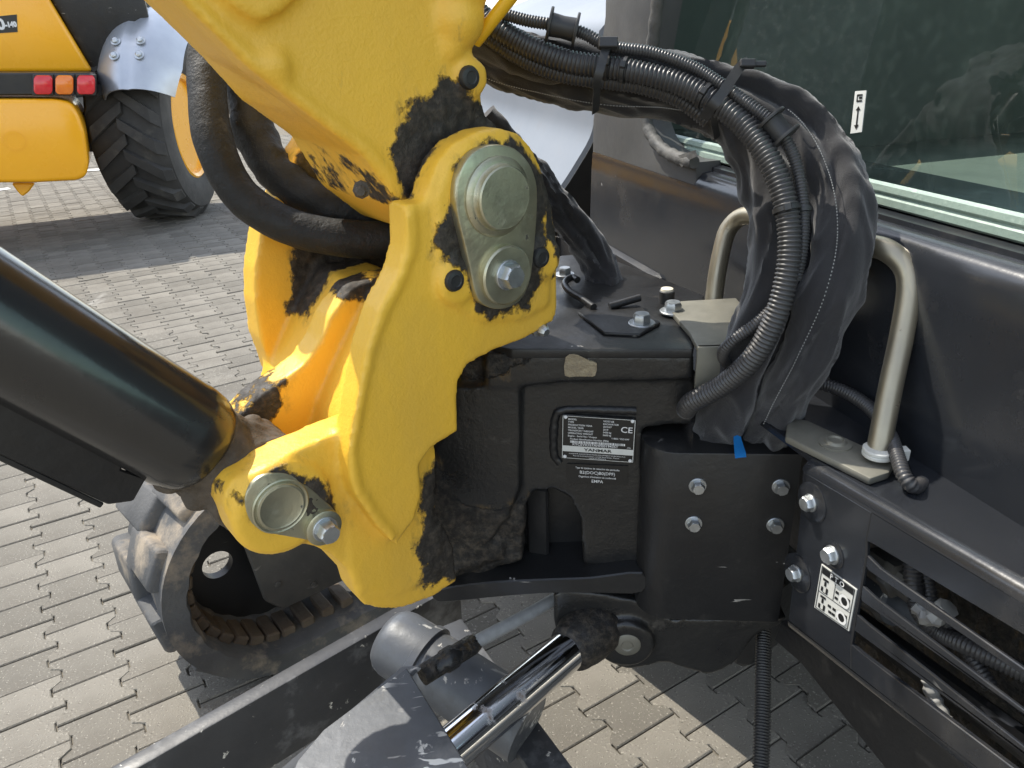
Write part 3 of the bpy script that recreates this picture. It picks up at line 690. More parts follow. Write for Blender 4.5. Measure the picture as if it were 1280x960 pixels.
# plate-local frame following the plate's own edges
pu = (Vector(pp[1]) - Vector(pp[0])); pvv = (Vector(pp[3]) - Vector(pp[0])); PWD, PHT = pu.length, pvv.length
IX = (MX * pu.x + Z * pu.y).normalized(); IY = -(MX * pvv.x + Z * pvv.y).normalized()
IF = Frame(MM.w(pp[0][0], pp[0][1], .0062), IX, MN, IY)
def iu(t): return t * PWD
def iv(t): return -t * PHT
bm = bmesh.new()
for a, b_, c, d_ in ((0.005, .02, .995, .03), (.005, .97, .995, .98), (.005, .02, .013, .98), (.987, .02, .995, .98)): bm_quad(bm, IF, iu(a), iv(d_), iu(c), iv(b_), .0004)
bm_quad(bm, IF, iu(.013), iv(.82), iu(.987), iv(.69), .0004)
obj('plate_border', bm, M['label_white'], idp, smooth=0)
bm = bmesh.new()
rows = ['MODEL', 'TYPE', 'PRODUCTION YEAR', 'MODEL YEAR', 'TRANSPORT WEIGHT', 'OPERATING WEIGHT', 'Engine - Serial No / Output']
vals = ['VIO57-6B', 'EXCAVATOR', '2019/07', '2019', '5450 kg', '5605 kg', '            11855 / 35,5 kW']
for k, (a, b_) in enumerate(zip(rows, vals)):
    y = .105 + k * .062
    bm_add(bm, text_mesh(a, .0036, IF, iu(.08), iv(y), .0005, bold=.00005)); bm_add(bm, text_mesh(b_, .0036, IF, iu(.56), iv(y), .0005, bold=.00005))
bm_add(bm, text_mesh('Product Identification Number (PIN)', .0036, IF, iu(.11), iv(.545), .0005, bold=.00005))
bm_add(bm, text_mesh('CE', .0125, IF, iu(.80), iv(.31), .0005, stretch=1.1, bold=.0001))
bm_add(bm, text_mesh('XYCEVIO57AHFE01943ST', .0055, IF, iu(.14), iv(.672), .0005, stretch=1.05, bold=.00006)); bm_add(bm, text_mesh('(NL)', .003, IF, iu(.9), iv(.665), .0005))
bm_add(bm, text_mesh('YANMAR CONSTRUCTION EQUIPMENT EUROPE S.A.S.', .0026, IF, iu(.10), iv(.875), .0005, stretch=1.25)); bm_add(bm, text_mesh('Rue de la Cressonniere, 52100 Saint Dizier, France', .0026, IF, iu(.16), iv(.92), .0005, stretch=1.2)); bm_add(bm, text_mesh('MADE IN FRANCE', .0026, IF, iu(.38), iv(.962), .0005, stretch=1.15))
x = .115
while x < .87:
    w_ = random.choice((.006, .006, .011, .016)); bm_quad(bm, IF, iu(x), iv(.615), iu(x + w_), iv(.565), .0005); x += w_ + random.choice((.004, .006, .009))
obj('lettering', bm, M['white_print'], idp, smooth=0)
bm = text_mesh('YANMAR', .0062, IF, iu(.5), iv(.785), .0008, 'CENTER', bold=.00018, stretch=1.5); obj('lettering', bm, M['black_print'], idp, smooth=0)
for a, b_ in ((.045, .05), (.955, .05), (.045, .945), (.955, .945)):
    bm = bmesh.new(); bm_lathe(bm, IF.w(iu(a), iv(b_), 0), MN, [(.0026, 0), (.0025, .0009), (.0016, .0014), (.0012, .0008)], 14); obj('rivet', bm, M['white_print'], idp)
# emission sticker below it
sp = MM.poly([(709, 580), (785, 583), (784, 607), (709, 604)], .003); bm = bmesh.new(); bm_prism(bm, MM, sp, -.001, .0022); stk = obj('emission_sticker', bm, M['black_print'], exc, smooth=0, label='small black sticker with white lettering under the data plate')
SF = Frame(MM.w((sp[0][0] + sp[1][0]) / 2, (sp[0][1] + sp[1][1]) / 2, .0026), IX, MN, Z); SHT = sp[0][1] - sp[3][1]
bm = bmesh.new()
for k, (t, s) in enumerate((('Type du système de réduction des particules', .0042), ('B2(DOC)B0(DPF)', .0068), ('Organisme d\'évaluation de conformité', .0042), ('EMPA', .0068))):
    bm_add(bm, text_mesh(t, s, SF, 0, -SHT * (.24, .49, .68, .92)[k], .0002, 'CENTER', bold=.00003, stretch=.82 if k in (0, 2) else 1.0))
obj('lettering', bm, M['white_print'], stk, smooth=0)

# ---- hose cover box with rounded front edge (four bolts)
u_l, v_t = MM.px(806, 560, .045); u_r, _ = MM.px(1003, 570, .045); _, v_b = MM.px(840, 776, .045); _, v_t = MM.px(920, 567, .045)
bm = bmesh.new(); r = .045
plan = [(u_l, -.105), (u_l, .045 - r)] + [(u_l + r - r * math.cos(a), .045 - r + r * math.sin(a)) for a in [math.pi / 2 * k / 10 for k in range(1, 11)]] + [(u_r, .045), (u_r - .0, -.105)]
PF = Frame(MM.w(0, 0, 0), MX, Z, MN)
bm_prism(bm, PF, plan, v_b + .002, v_t, .0025, 2)
hcov = obj('hose_cover', bm, M['black_dusty'], exc, label='black bolted cover box the hose bundle drops into')
for x, y in ((872, 607), (976, 608), (867, 654), (969, 656)):
    bm = bmesh.new(); bm_hexbolt(bm, MM.w(*MM.px(x, y, .045), .045), MN, .0092, .009, 1.3, .002, ref=Vector((random.random(), 0, 1))); obj('bolt', bm, M['bolt'], hcov)

# ---- left rail bracket on the mount top
zr = ztop + .012; RF = Frame(Vector((0, 0, zr)), Vector((1, 0, 0)), Z, Vector((0, 1, 0)))
bm = bmesh.new(); bm_prism(bm, RF, RF.poly([(838, 388), (850, 376), (920, 372), (945, 400), (940, 432), (872, 434), (862, 415)]), -.008, 0, .002, 2)
pf0 = onz(872, 434, zr); pf1 = onz(945, 432, zr); bx = (pf1 - pf0).normalized()
bm_box(bm, (pf0 + pf1) / 2 - Z * .03 - MN * .004, bx, MN, Z, (pf1 - pf0).length / 2, .004, .03, .002, 2)
rb = obj('rail_bracket', bm, M['rail_plate'], exc, label='dusty zinc bracket plate at the far foot of the grab rail')
q = onz(841, 392, zr + .001)
# ---- grab rail
rp = [P(891, 388, 1.16), P(896, 345, 1.155), P(904, 305, 1.15), P(912, 284, 1.145), P(930, 270, 1.125), P(960, 272, 1.08), P(1030, 287, .99), P(1080, 305, .925), P(1107, 312, .895), P(1130, 332, .882), P(1136, 362, .88), P(1127, 420, .88), P(1112, 490, .882), P(1096, 575, .885)]
path, _ = resample(catmull(rp, 8), 90); bm = bmesh.new(); bm_tube(bm, path, .0132, 24)
rail = obj('grab_rail', bm, M['steel_rail'], exc, smooth=60, label='bent bare steel grab rail arching behind the hose bundle')
foot = rp[-1]; zl = foot.z
EF = Frame(Vector((0, 0, zl)), Vector((1, 0, 0)), Z, Vector((0, 1, 0)))
bm = bmesh.new(); bm_prism(bm, EF, EF.poly([(985, 522), (1008, 524), (1120, 575), (1112, 590), (1088, 598), (982, 545)]), -.010, 0, .003, 2)
fp = obj('rail_foot_plate', bm, M['rail_plate'], exc, label='dusty steel foot plate under the near end of the grab rail')
bm = bmesh.new(); bm_lathe(bm, onz(1044, 555, zl), Z, [(.019, 0), (.019, .002), (.013, .003), (.011, .006), (.009, .0065), (.008, .004), (.001, .004)], 28); obj('bolt', bm, M['rail_plate'], fp)
bm = bmesh.new()
for k in range(2): bm_lathe(bm, foot + Z * (.006 + k * .005), Z, [(.0165, 0), (.0175, .001), (.0175, .004), (.0165, .005)], 24)
bm_box(bm, foot + Vector((.026, -.004, .010)), Vector((1, 0, 0)), Vector((0, 1, 0)), Z, .006, .006, .007, .001, 1); bm_box(bm, foot + Vector((.014, -.01, .008)), Vector((1, 0, 0)), Vector((0, 1, 0)), Z, .008, .0025, .003, .001, 1)
obj('cable_tie', bm, M['white_plastic'], rail, label='white plastic cable tie')

# ---- house front: lower slotted bumper
def hfp(pts, f): return HF.poly(pts, f)
FB = HF.loc(onz(1003, 588, zl - .0245))[2]                # forward face of the bumper
def ext(p, q, X):                                        # carry a straight edge on beyond the picture
    return (X, p[1] + (q[1] - p[1]) * (X - p[0]) / (q[0] - p[0]))
XR = 1560
s_up = [((1083, 676), (1280, 795)), ((1085, 714), (1280, 847)), ((1076, 752), (1280, 897)), ((1066, 788), (1240, 916))]
s_lo = [((1100, 711), (1280, 837)), ((1094, 748), (1280, 889)), ((1086, 782), (1280, 935)), ((1078, 818), (1268, 962))]
s_lx = [(1083, 694), (1077, 732), (1070, 768), (1064, 804)]
bump = thing('tmp', (0, 0, 0), '', ''); bpy.data.objects.remove(bump)
bm = bmesh.new()
# left field, upper rail, lower rail as one plate outline with the slots left open on the far right
out = [(1004, 577), (1010, 574), ext((1010, 574), (1280, 757), XR), ext(*s_up[0], XR), s_up[0][0]]
for k in range(4):
    if k: out += []
pl_left = [(1003, 588), (1000, 640), (985, 775), (990, 780), (1064, 838), (1064, 804), (1070, 768), (1077, 732), (1083, 694), (1083, 676), (1090, 640)]
bm_prism(bm, HF, hfp(pl_left, FB), FB, FB - .006, .0015, 1)
bm_prism(bm, HF, hfp([(1089, 640), ext((1003, 588), (1280, 755), XR), ext(*s_up[0], XR), (1090, 680), (1082, 677)], FB), FB - .0005, FB - .0065, .001, 1)
bm_prism(bm, HF, hfp([(1063, 805), s_lo[3][0], ext(*s_lo[3], XR), ext((1090, 858), (1280, 1010), XR), (1063, 837)], FB), FB - .0005, FB - .0065, .001, 1)
# rolled upper and lower edges
def rolled(bm, a, b, r, f0, sgn):
    p = [HF.w(*HF.px(x, y, f0), f0) for x, y in (a, b)]; d = (p[1] - p[0])
    prev = None
    for k in range(9):
        th = math.pi / 2 * k / 8; off = FFv * (-r + r * math.cos(th)) + Z * (sgn * r * math.sin(th)); row = [bm.verts.new(q + off) for q in p]
        if prev: bm.faces.new((prev[0], prev[1], row[1], row[0]))
        prev = row
rolled(bm, (1003, 588), ext((1003, 588), (1280, 755), XR), .014, FB, 1)
rolled(bm, (985, 776), ext((985, 776), (1280, 1006), XR), .02, FB, -1)
bumper = obj('slotted_bumper', bm, M['cab'], exc, label='charcoal front panel with long ventilation slots')
for k in range(3):
    bm = bmesh.new(); a, b_ = s_lo[k]; c, d_ = s_up[k + 1]
    bm_prism(bm, HF, hfp([s_lx[k], a, ext(a, b_, XR), ext(c, d_, XR), c, (s_lx[k][0] - 2, s_lx[k][1] + 14)], FB), FB - .0008, FB - .005, .001, 1); obj('slat', bm, M['cab'], bumper)
for x, y, r in ((1015, 628, .0095), (997, 716, .0095), (1042, 693, .010)):
    bm = bmesh.new(); q = HF.w(*HF.px(x, y, FB), FB)
    bm_hexbolt(bm, q + FFv * .002, FFv, r, .008, 1.15, .002); obj('bolt', bm, M['bolt'], bumper)
    bm = bmesh.new(); pr = .017 if x == 1042 else .025; bm_lathe(bm, q, FFv, [(pr, -.002), (pr, .0008), (pr - .003, .002)], 28); obj('bolt_pad', bm, M['cab'], bumper)
# pictogram label
ps = hfp([(1027, 705), (1071, 737), (1061, 789), (1018, 759)], FB + .001); bm = bmesh.new(); bm_prism(bm, HF, ps, FB - .002, FB + .0012); pto = obj('pictogram_label', bm, M['label_white'], exc, smooth=0, label='white PTO pictogram label on the slotted panel')
def bil(s, t):
    a = Vector(ps[0]).lerp(Vector(ps[1]), s); b_ = Vector(ps[3]).lerp(Vector(ps[2]), s); return a.lerp(b_, t)
def lab_quad(bm, s0, t0, s1, t1, n=.0016): bm.faces.new([bm.verts.new(HF.w(*bil(s, t), FB + n)) for s, t in ((s0, t0), (s1, t0), (s1, t1), (s0, t1))])
bm = bmesh.new()
lab_quad(bm, .06, .04, .94, .17)
for s0, t0, s1, t1 in ((.03, .02, .97, .035), (.03, .965, .97, .98), (.03, .02, .05, .98), (.95, .02, .97, .98), (.05, .575, .95, .588), (.46, .2, .475, .57)): lab_quad(bm, s0, t0, s1, t1)
for t0 in (.24, .63):
    for s, t, w_, h in ((.12, 0, .16, .05), (.17, .06, .06, .1), (.1, .2, .06, .1), (.24, .18, .06, .12), (.15, .3, .14, .012)): lab_quad(bm, s, t0 + t, s + w_, t0 + t + h)
    lab_quad(bm, .64, t0 + .07, .9, t0 + .29)
for s, t in ((.5, .32), (.5, .45), (.36, .72), (.5, .72), (.4, .84), (.5, .84)): lab_quad(bm, s, t, s + .09, t + .06)
obj('pictogram', bm, M['black_print'], pto, smooth=0)
bm = bmesh.new()
for t0 in (.24, .63):
    c = bil(.77, t0 + .18); rr = .0085
    ring = [(rr * math.cos(a), rr * math.sin(a)) for a in [2 * math.pi * k / 16 for k in range(16)]]
    for k in range(16):
        (a0, b0), (a1, b1) = ring[k], ring[(k + 1) % 16]; bm.faces.new([bm.verts.new(HF.w(c[0] + p, c[1] + q_, FB + .0022)) for p, q_ in ((a0, b0), (a1, b1), (a1 * .6, b1 * .6), (a0 * .6, b0 * .6))])
# letters of the heading
dx = Vector(ps[1]) - Vector(ps[0]); TXF = Frame(HF.w(*bil(.5, .145), FB + .0022), (LL * dx.x + Z * dx.y).normalized(), FFv)
bm_add(bm, text_mesh('P T O', .0095, TXF, 0, 0, 0, 'CENTER', bold=.0002, stretch=1.0)); obj('lettering', bm, M['white_print'], pto, smooth=0)

# ---- ledge, wall, ridge
FWALL = FB - .125
bm = bmesh.new()
l0 = HF.px(985, 540, FB)[0]; l1 = l0 + 1.2
bm_box(bm, fl((FB - .013 + FWALL - .05) / 2, (l0 - .4 + l1) / 2, zl - .0145), FFv, LL, Z, (FB - .013 - FWALL + .05) / 2, (l1 - l0 + .4) / 2, .004)
obj('ledge', bm, M['cab'], exc)
zw = HF.px(1280, 345, FWALL)[1]; zw2 = HF.px(1093, 290, FWALL)[1]
lw0 = HF.px(738, 320, FWALL)[0]; zrid = (zw + zw2) / 2
bm = bmesh.new()
# wall profile (f, z) swept along the machine's width: foot, belly, rolled ridge, sill
prof = [(FWALL + .004, zl - .02), (FWALL + .002, zl + .05), (FWALL, zrid - .06), (FWALL - .002, zrid - .022), (FWALL - .008, zrid - .006), (FWALL - .018, zrid + .002), (FWALL - .030, zrid + .004), (FWALL - .034, zrid + .004), (FWALL - .035, zrid + .010), (FWALL - .052, zrid + .012), (FWALL - .054, zrid + .006), (FWALL - .066, zrid + .006), (FWALL - .068, zrid + .03), (FWALL - .2, zrid + .03)]
rows = [[bm.verts.new(fl(f, l, z)) for f, z in prof] for l in np.linspace(lw0, l1, 30)]
for a, b_ in zip(rows, rows[1:]):
    for k in range(len(prof) - 1): bm.faces.new((a[k], b_[k], b_[k + 1], a[k + 1]))
wall = obj('front_cowl', bm, M['cab'], exc, smooth=50, label='charcoal cowl below the cab window with dust and hose shadows')
# ---- cab corner pillar, set slightly forward of the glass
FP = FWALL - .004
bm = bmesh.new()
pil = [(757, -40), (756, 20), (748, 90), (741, 150), (740, 219), (748, 223), (776, 230), (779, 233), (806, 240), (810, 243), (868, 259), (870, 203), (850, 200), (828, 188), (815, 170), (808, 150), (806, 110), (812, 60), (822, 0), (828, -40)]
pl2 = hfp(pil, FP); zc = 2.3
pl2 = [(pl2[0][0] - .0, zc)] + pl2[1:-1] + [(pl2[-1][0], zc)]
bm_prism(bm, HF, pl2, FP, FP - .05, .004, 2)
pillar = obj('cab_pillar', bm, M['cab_dusty'], exc, label='charcoal cab corner pillar with a peeling edge strip')
bm = bmesh.new(); bm_prism(bm, HF, hfp([(741, 215), (760, 222), (868, 252), (940, 275), (1000, 292), (1000, 420), (868, 420), (760, 372), (743, 360)], FP - .012), FP - .014, FP - .05, .003, 1)
obj('lower_cab_panel', bm, M['cab'], exc)  # darker paint than the pillar stands in for the shading below it
# rubber seal round the window corner, split at its end
def tubepx(name, pts, f, r, mat, parent, seg=12, n=40, rf=None):
    path, _ = resample(catmull([HF.w(*HF.px(x, y, f), f) for x, y in pts], 8), n); bm = bmesh.new(); bm_tube(bm, path, r, seg, rf); return obj(name, bm, mat, parent, smooth=60)
tubepx('window_seal', [(826, -30), (815, 60), (808, 110), (808, 150), (816, 172), (830, 188), (850, 198), (868, 203)], FP + .006, .011, M['seal'], pillar, rf=lambda i, t, k, th: 1 + .12 * math.sin(i * 2.2))
bm = bmesh.new(); bm_prism(bm, HF, hfp([(843, 196), (868, 188), (871, 196), (860, 201), (853, 209)], FP + .014), FP + .012, FP + .015); obj('seal_flap', bm, M['seal'], pillar)
# ---- glass, pale glazing strip, interior
FG = FWALL - .06
g0 = HF.px(806, 150, FG)[0]; zg = zrid + .02
bm = bmesh.new(); vs = [bm.verts.new(fl(f, l, z)) for f, l, z in ((FG, g0, zg), (FG, l1, zg), (FG - .10, l1, 2.3), (FG - .10, g0, 2.3))]; bm.faces.new(vs)
gl = obj('windscreen', bm, M['glass'], exc, smooth=0, label='green tinted lower windscreen reflecting the yellow boom')
zs1 = HF.px(1280, 269, FG + .01)[1]; zs0 = HF.px(1280, 308, FG + .01)[1]
M['strip'] = pbr('pale_green_glazing_strip', (0.30, 0.38, 0.32), (0.22, 0.29, 0.25), 60, 0.25, 0.45, bumps=((120, .0006),), coat=0.4, layers=(((0.42, 0.50, 0.42), 60, 0.55, 0.2, 0.5, U1),))
bm = bmesh.new(); prof = [(FG + .004, zs0), (FG + .010, zs0 + .004), (FG + .010, zs1 - .018), (FG + .005, zs1 - .014), (FG + .010, zs1 - .010), (FG + .009, zs1 - .003), (FG + .004, zs1)]
rows = [[bm.verts.new(fl(f, l, z)) for f, z in prof] for l in (g0 + .02, (g0 + l1) / 2, l1)]
for a, b_ in zip(rows, rows[1:]):
    for k in range(len(prof) - 1): bm.faces.new((a[k], b_[k], b_[k + 1], a[k + 1]))
obj('glazing_strip', bm, M['strip'], gl, smooth=50)
# hanging window label with a double arrow
gt = (Z * (2.3 - zg) - FFv * .10).normalized(); GFm = Frame(fl(FG, g0, zg), LL, LL.cross(gt) if LL.cross(gt).dot(FFv) > 0 else -LL.cross(gt), gt)
wl_ = GFm.poly([(1069, 114), (1083, 113), (1077, 165), (1063, 167)], .001)
bm = bmesh.new(); bm_prism(bm, GFm, wl_, .0004, .0012); wlab = obj('arrow_label', bm, M['label_white'], exc, smooth=0, label='narrow pale label with a double arrow on the windscreen')
bm = bmesh.new()
def wq(s, t):
    a = Vector(wl_[0]).lerp(Vector(wl_[1]), s); b_ = Vector(wl_[3]).lerp(Vector(wl_[2]), s); return GFm.w(*a.lerp(b_, t), .0018)
for q in (((.44, .45), (.56, .45), (.56, .82), (.44, .82)), ((.5, .36), (.72, .46), (.28, .46)), ((.5, .92), (.72, .81), (.28, .81)), ((.25, .08), (.75, .08), (.75, .12), (.25, .12)), ((.25, .22), (.75, .22), (.75, .26), (.25, .26)), ((.25, .12), (.33, .12), (.33, .22), (.25, .22)), ((.45, .14), (.75, .14), (.75, .19), (.45, .19))):
    bm.faces.new([bm.verts.new(wq(*p)) for p in q])
obj('arrow', bm, M['black_print'], wlab, smooth=0)
# cab shell: floor, rear and side walls, roof, and a seat inside
bm = bmesh.new()
bm_box(bm, fl(FG - .6, (g0 + l1) / 2, zg - .08), FFv, LL, Z, .58, (l1 - g0) / 2 + .05, .02); bm_box(bm, fl(FG - 1.2, (g0 + l1) / 2, zg + .4), FFv, LL, Z, .02, (l1 - g0) / 2 + .05, .95)
bm_box(bm, fl(FG - .62, g0 - .05, zg + .1), FFv, LL, Z, .57, .02, .25); bm_box(bm, fl(FG - .66, (g0 + l1) / 2, 2.34), FFv, LL, Z, .58, (l1 - g0) / 2 + .08, .04, .01, 2)
obj('cab_shell', bm, M['dark_inside'], exc)
bm = bmesh.new(); sc_ = fl(FG - .72, (g0 + l1) / 2 + .05, zg + .2)
bm_box(bm, sc_, FFv, LL, Z, .24, .24, .07, .04, 3); bm_box(bm, sc_ - FFv * .27 + Z * .36, (FFv + Z * .2).normalized(), LL, (Z - FFv * .2).normalized(), .06, .23, .34, .04, 3); bm_box(bm, sc_ - Z * .16, FFv, LL, Z, .18, .18, .09, .01, 2)
obj('seat', bm, M['dark_inside'], exc)
for dl in (-.22, .1):
    bm = bmesh.new()
    q = fl(FG - .26, (g0 + l1) / 2 + dl, zg - .05); bm_box(bm, q, FFv, LL, Z, .06, .045, .012, .004, 1); bm_tube(bm, [q, q + FFv * .05 + Z * .34], .009, 10); bmesh.ops.create_uvsphere(bm, u_segments=12, v_segments=8, radius=.024, matrix=Matrix.Translation(q + FFv * .05 + Z * .36))
    obj('travel_lever', bm, M['dark_inside'], exc)

# ---- metallic grey hood beyond the pillar
LFR = Frame(LL * -1.74, FFv, LL)
edge = [(765, 20), (752, 90), (745, 140), (738, 172), (715, 212), (694, 247), (684, 290), (680, 345)]
ep = LFR.poly(edge); ep = [(ep[0][0] - .35, ep[0][1] + .12)] + ep; ep = catmull(ep, 4)
bm = bmesh.new(); rows = []
for l in (0, -.004, -.012, -.3, -.7, -1.1):
    s = .008 if l == 0 else 0.0
    rows.append([bm.verts.new(LFR.w(a - s, b_ - s, l)) for a, b_ in ep])
for a, b_ in zip(rows, rows[1:]):
    for k in range(len(ep) - 1): bm.faces.new((a[k], b_[k], b_[k + 1], a[k + 1]))
bme = bmesh.new(); r0_ = [bme.verts.new(v.co + LL * .0005) for v in rows[0]]; cc = [bme.verts.new(v.co - FFv * .5) for v in r0_]
for k in range(len(ep) - 1): bme.faces.new((cc[k], r0_[k], r0_[k + 1], cc[k + 1]))
bmesh.ops.recalc_face_normals(bm, faces=bm.faces[:])
hood = obj('side_hood', bm, M['hood'], exc, smooth=50, label='metallic grey side hood reflecting the sky beyond the cab pillar')
bmesh.ops.recalc_face_normals(bme, faces=bme.faces[:]); obj('gap_shade_panel', bme, M['black_dusty'], hood)  # hood end coloured black for the shade in the gap beside the pillar
# house body and turntable that carry the shade underneath
bm = bmesh.new(); bm_box(bm, fl(FWALL - .75, -.85, .70), FFv, LL, Z, .70, .78, .16, .03, 2); bm_lathe(bm, fl(FWALL - .62, -.85, .36), Z, [(.34, 0), (.36, .05), (.36, .2)], 40)
obj('house_frame', bm, M['black_dusty'], exc)
bm = bmesh.new(); bm_box(bm, fl(FWALL - .02, -1.55, .72), FFv, LL, Z, .04, .32, .20, .02, 2); obj('front_skirt', bm, M['black_dusty'], exc)

# ================================================================== hose bundle in front of the cab
def dpath(pts): return [P(x, y, d) for x, y, d in pts]
A_PTS = [(560, 30, 1.02), (640, 66, 1.0), (720, 80, .985), (800, 92, .97), (880, 108, .955), (950, 128, .94), (1008, 165, .925), (1042, 228, .91), (1052, 300, .90), (1038, 370, .905), (1008, 440, .94), (978, 500, .995), (955, 552, 1.075), (945, 590, 1.12)]
B_PTS = [(560, 50, 1.06), (620, 82, 1.04), (690, 100, 1.02), (760, 112, 1.0), (835, 116, .985), (895, 132, .97), (942, 175, .955), (968, 235, .945), (978, 305, .94), (966, 372, .945), (938, 440, .985), (914, 500, 1.035), (898, 548, 1.09), (892, 590, 1.12)]
def wrinkled(name, pts, r, seed, label, fold=.16, seg=64, n=360, groove=.15, taper=1.0):
    path, ln = resample(catmull(dpath(pts), 40), n); bm = bmesh.new()
    def rf0(i, t, k, th):
        s = t * ln
        q = Vector((s * 26 + seed, math.cos(th) * 1.2, math.sin(th) * 1.2)); q2 = Vector((s * 9 + seed, math.cos(th) * 1.6, math.sin(th) * 1.6))
        c = mnoise.noise(Vector((s * 16, math.cos(th) * .8 + seed, math.sin(th) * .8)))
        ridge = 1 - abs(mnoise.noise(Vector((s * 17 + .9 * math.sin(th * 2 + seed), math.cos(th) * .9 + seed * 2, math.sin(th) * .9)))) * 2
        ang = math.atan2(math.sin(th), math.cos(th)); th0 = groove + .3 * mnoise.noise(Vector((s * 7, seed, 0)))
        scal = .55 + .45 * mnoise.noise(Vector((s * 28, seed, 3)))
        gv = -.46 * scal * math.exp(-((ang - th0) / .26) ** 2) + .10 * math.exp(-((ang - th0 + .55) / .3) ** 2)
        return 1 + gv + fold * (.55 * mnoise.noise(q2) + .45 * c + .35 * mnoise.noise(q) + .55 * max(ridge, 0) ** 3)
    RR = np.array([[rf0(i, i / (n - 1), k, 2 * math.pi * k / seg) for k in range(seg)] for i in range(n)]); K = np.array([1, 2, 3, 4, 3, 2, 1.]) / 16
    RR = np.stack([np.convolve(np.pad(RR[:, k], 3, mode='edge'), K, 'valid') for k in range(seg)], 1)
    rf = lambda i, t, k, th: RR[i, k]
    bm_tube(bm, path, (lambda t: r * (taper + (1 - taper) * min(max((t - .2) / .3, 0), 1))), seg, rf, True, -FW, .86); o = obj(name, bm, M['fabric'], exc, smooth=75, label=label); return o, path, ln
slA, pathA, lnA = wrinkled('hose_sleeve', A_PTS, .036, 2.0, 'outer wrinkled black fabric sleeve of the hose bundle', .36, taper=.8)
slB, pathB, lnB = wrinkled('hose_sleeve', B_PTS, .040, 7.5, 'inner wrinkled black fabric sleeve of the hose bundle', .36, groove=-.9, taper=.78)
# third sleeve, low behind the boom
slC, _, _ = wrinkled('hose_sleeve', [(600, 150, 1.16), (660, 215, 1.2), (700, 262, 1.24), (732, 305, 1.27), (752, 340, 1.27), (757, 380, 1.26)], .028, 4.4, 'short crumpled fabric sleeve dropping onto the mount', .5, 40, 160)
# stitched seam along the sleeves
def seam(path, ang_dir, r, par, a0, a1):
    pts = path[int(a0 * len(path)):int(a1 * len(path))]; bm = bmesh.new(); n = 0
    q, ln = resample(pts, int(len(pts) * 1.6))
    for i in range(0, len(q) - 2, 2):
        t = (q[i + 1] - q[i]).normalized(); d = (ang_dir - t * ang_dir.dot(t)).normalized()
        bm_tube(bm, [q[i] + d * r, q[i + 1] + d * r], .0006, 5)
    o = obj('stitching', bm, M['wrap'], par); o['kind'] = 'stuff'
seam(pathA, (-FW + RT * -.55).normalized(), .0435, slA, .45, .85)
seam(pathB, (-FW + DN * .9).normalized(), .050, slB, .04, .45)

def conduit(name, pts, r, label=None, pitch=.0052, parent=None, mat='conduit', seg=14, raw=None):
    base = raw or dpath(pts); path, ln = resample(catmull(base, 10), 200); n = int(ln / pitch) * 4 + 1; path, ln = resample(path, n); bm = bmesh.new()
    m = (1.0, 1.0, .84, .84)
    bm_tube(bm, path, r, seg, lambda i, t, k, th: m[i % 4]); return obj(name, bm, M[mat], parent or exc, smooth=70, label=label), path
C1, p1_ = conduit('corrugated_conduit', [(585, 5, .95), (620, 34, .945), (660, 58, .94), (710, 77, .93), (760, 84, .92), (800, 91, .91), (850, 105, .90), (892, 127, .89), (930, 157, .88), (960, 197, .87), (979, 243, .865), (987, 292, .865), (984, 342, .87), (968, 400, .885), (940, 449, .915), (902, 482, .96), (866, 502, 1.0), (858, 512, 1.03)], .0138, 'thick corrugated black conduit down the front of the hose bundle')
C2, p2_ = conduit('corrugated_conduit', [(630, 18, .93), (660, 26, .925), (690, 31, .92), (728, 41, .92), (762, 58, .915), (815, 66, .905), (866, 84, .895), (902, 106, .885), (936, 131, .875), (966, 155, .87), (986, 182, .868), (998, 216, .868), (1004, 260, .868), (1003, 305, .87), (995, 350, .88)], .0074, 'thin corrugated conduit threaded through two plastic spools', .0036, seg=12)
C3, p3_ = conduit('corrugated_conduit', [(992, 345, .885), (972, 378, .895), (945, 405, .905), (918, 424, .92), (904, 440, .94), (908, 452, .97), (925, 455, 1.0)], .0074, 'short thin conduit branching to the left of the bundle', .0036, seg=12)
C4, p4_ = conduit('corrugated_conduit', None, .0085, 'corrugated wire conduit tied to the foot of the grab rail', .0040, seg=12, raw=[onz(985, 472, zl + .03), onz(1015, 478, zl + .035), onz(1050, 487, zl + .035), onz(1085, 508, zl + .03), onz(1110, 540, zl + .022), onz(1122, 572, zl + .016), onz(1130, 595, zl + .008), onz(1142, 608, zl - .002), onz(1152, 604, zl - .015)])
C5, p5_ = conduit('corrugated_conduit', [(575, 12, .975), (612, 46, .965), (655, 74, .955), (705, 93, .945), (760, 101, .935), (805, 108, .93), (850, 124, .925), (885, 150, .93)], .0105, 'second thick conduit tucked under the first near the boom', .0046)
# spools
def spool(i, path, par, L_=.030):
    bm = bmesh.new(); a = (path[min(i + 6, len(path) - 1)] - path[max(i - 6, 0)]).normalized()
    bm_lathe(bm, path[i] - a * L_ / 2, a, [(.010, 0), (.0195, .0002), (.020, .002), (.0195, .0035), (.0135, .004), (.0125, L_ / 2), (.0135, L_ - .004), (.0195, L_ - .0035), (.020, L_ - .002), (.0195, L_ - .0002), (.010, L_)], 32)
    obj('spool', bm, M['plastic'], par)
def near_i(path, x, y): return min(range(len(path)), key=lambda i: (proj(path[i])[0] - x) ** 2 + (proj(path[i])[1] - y) ** 2)
for x, y, L_ in ((703, 34, .036), (972, 160, .030)): spool(near_i(p2_, x, y), p2_, C2, L_)
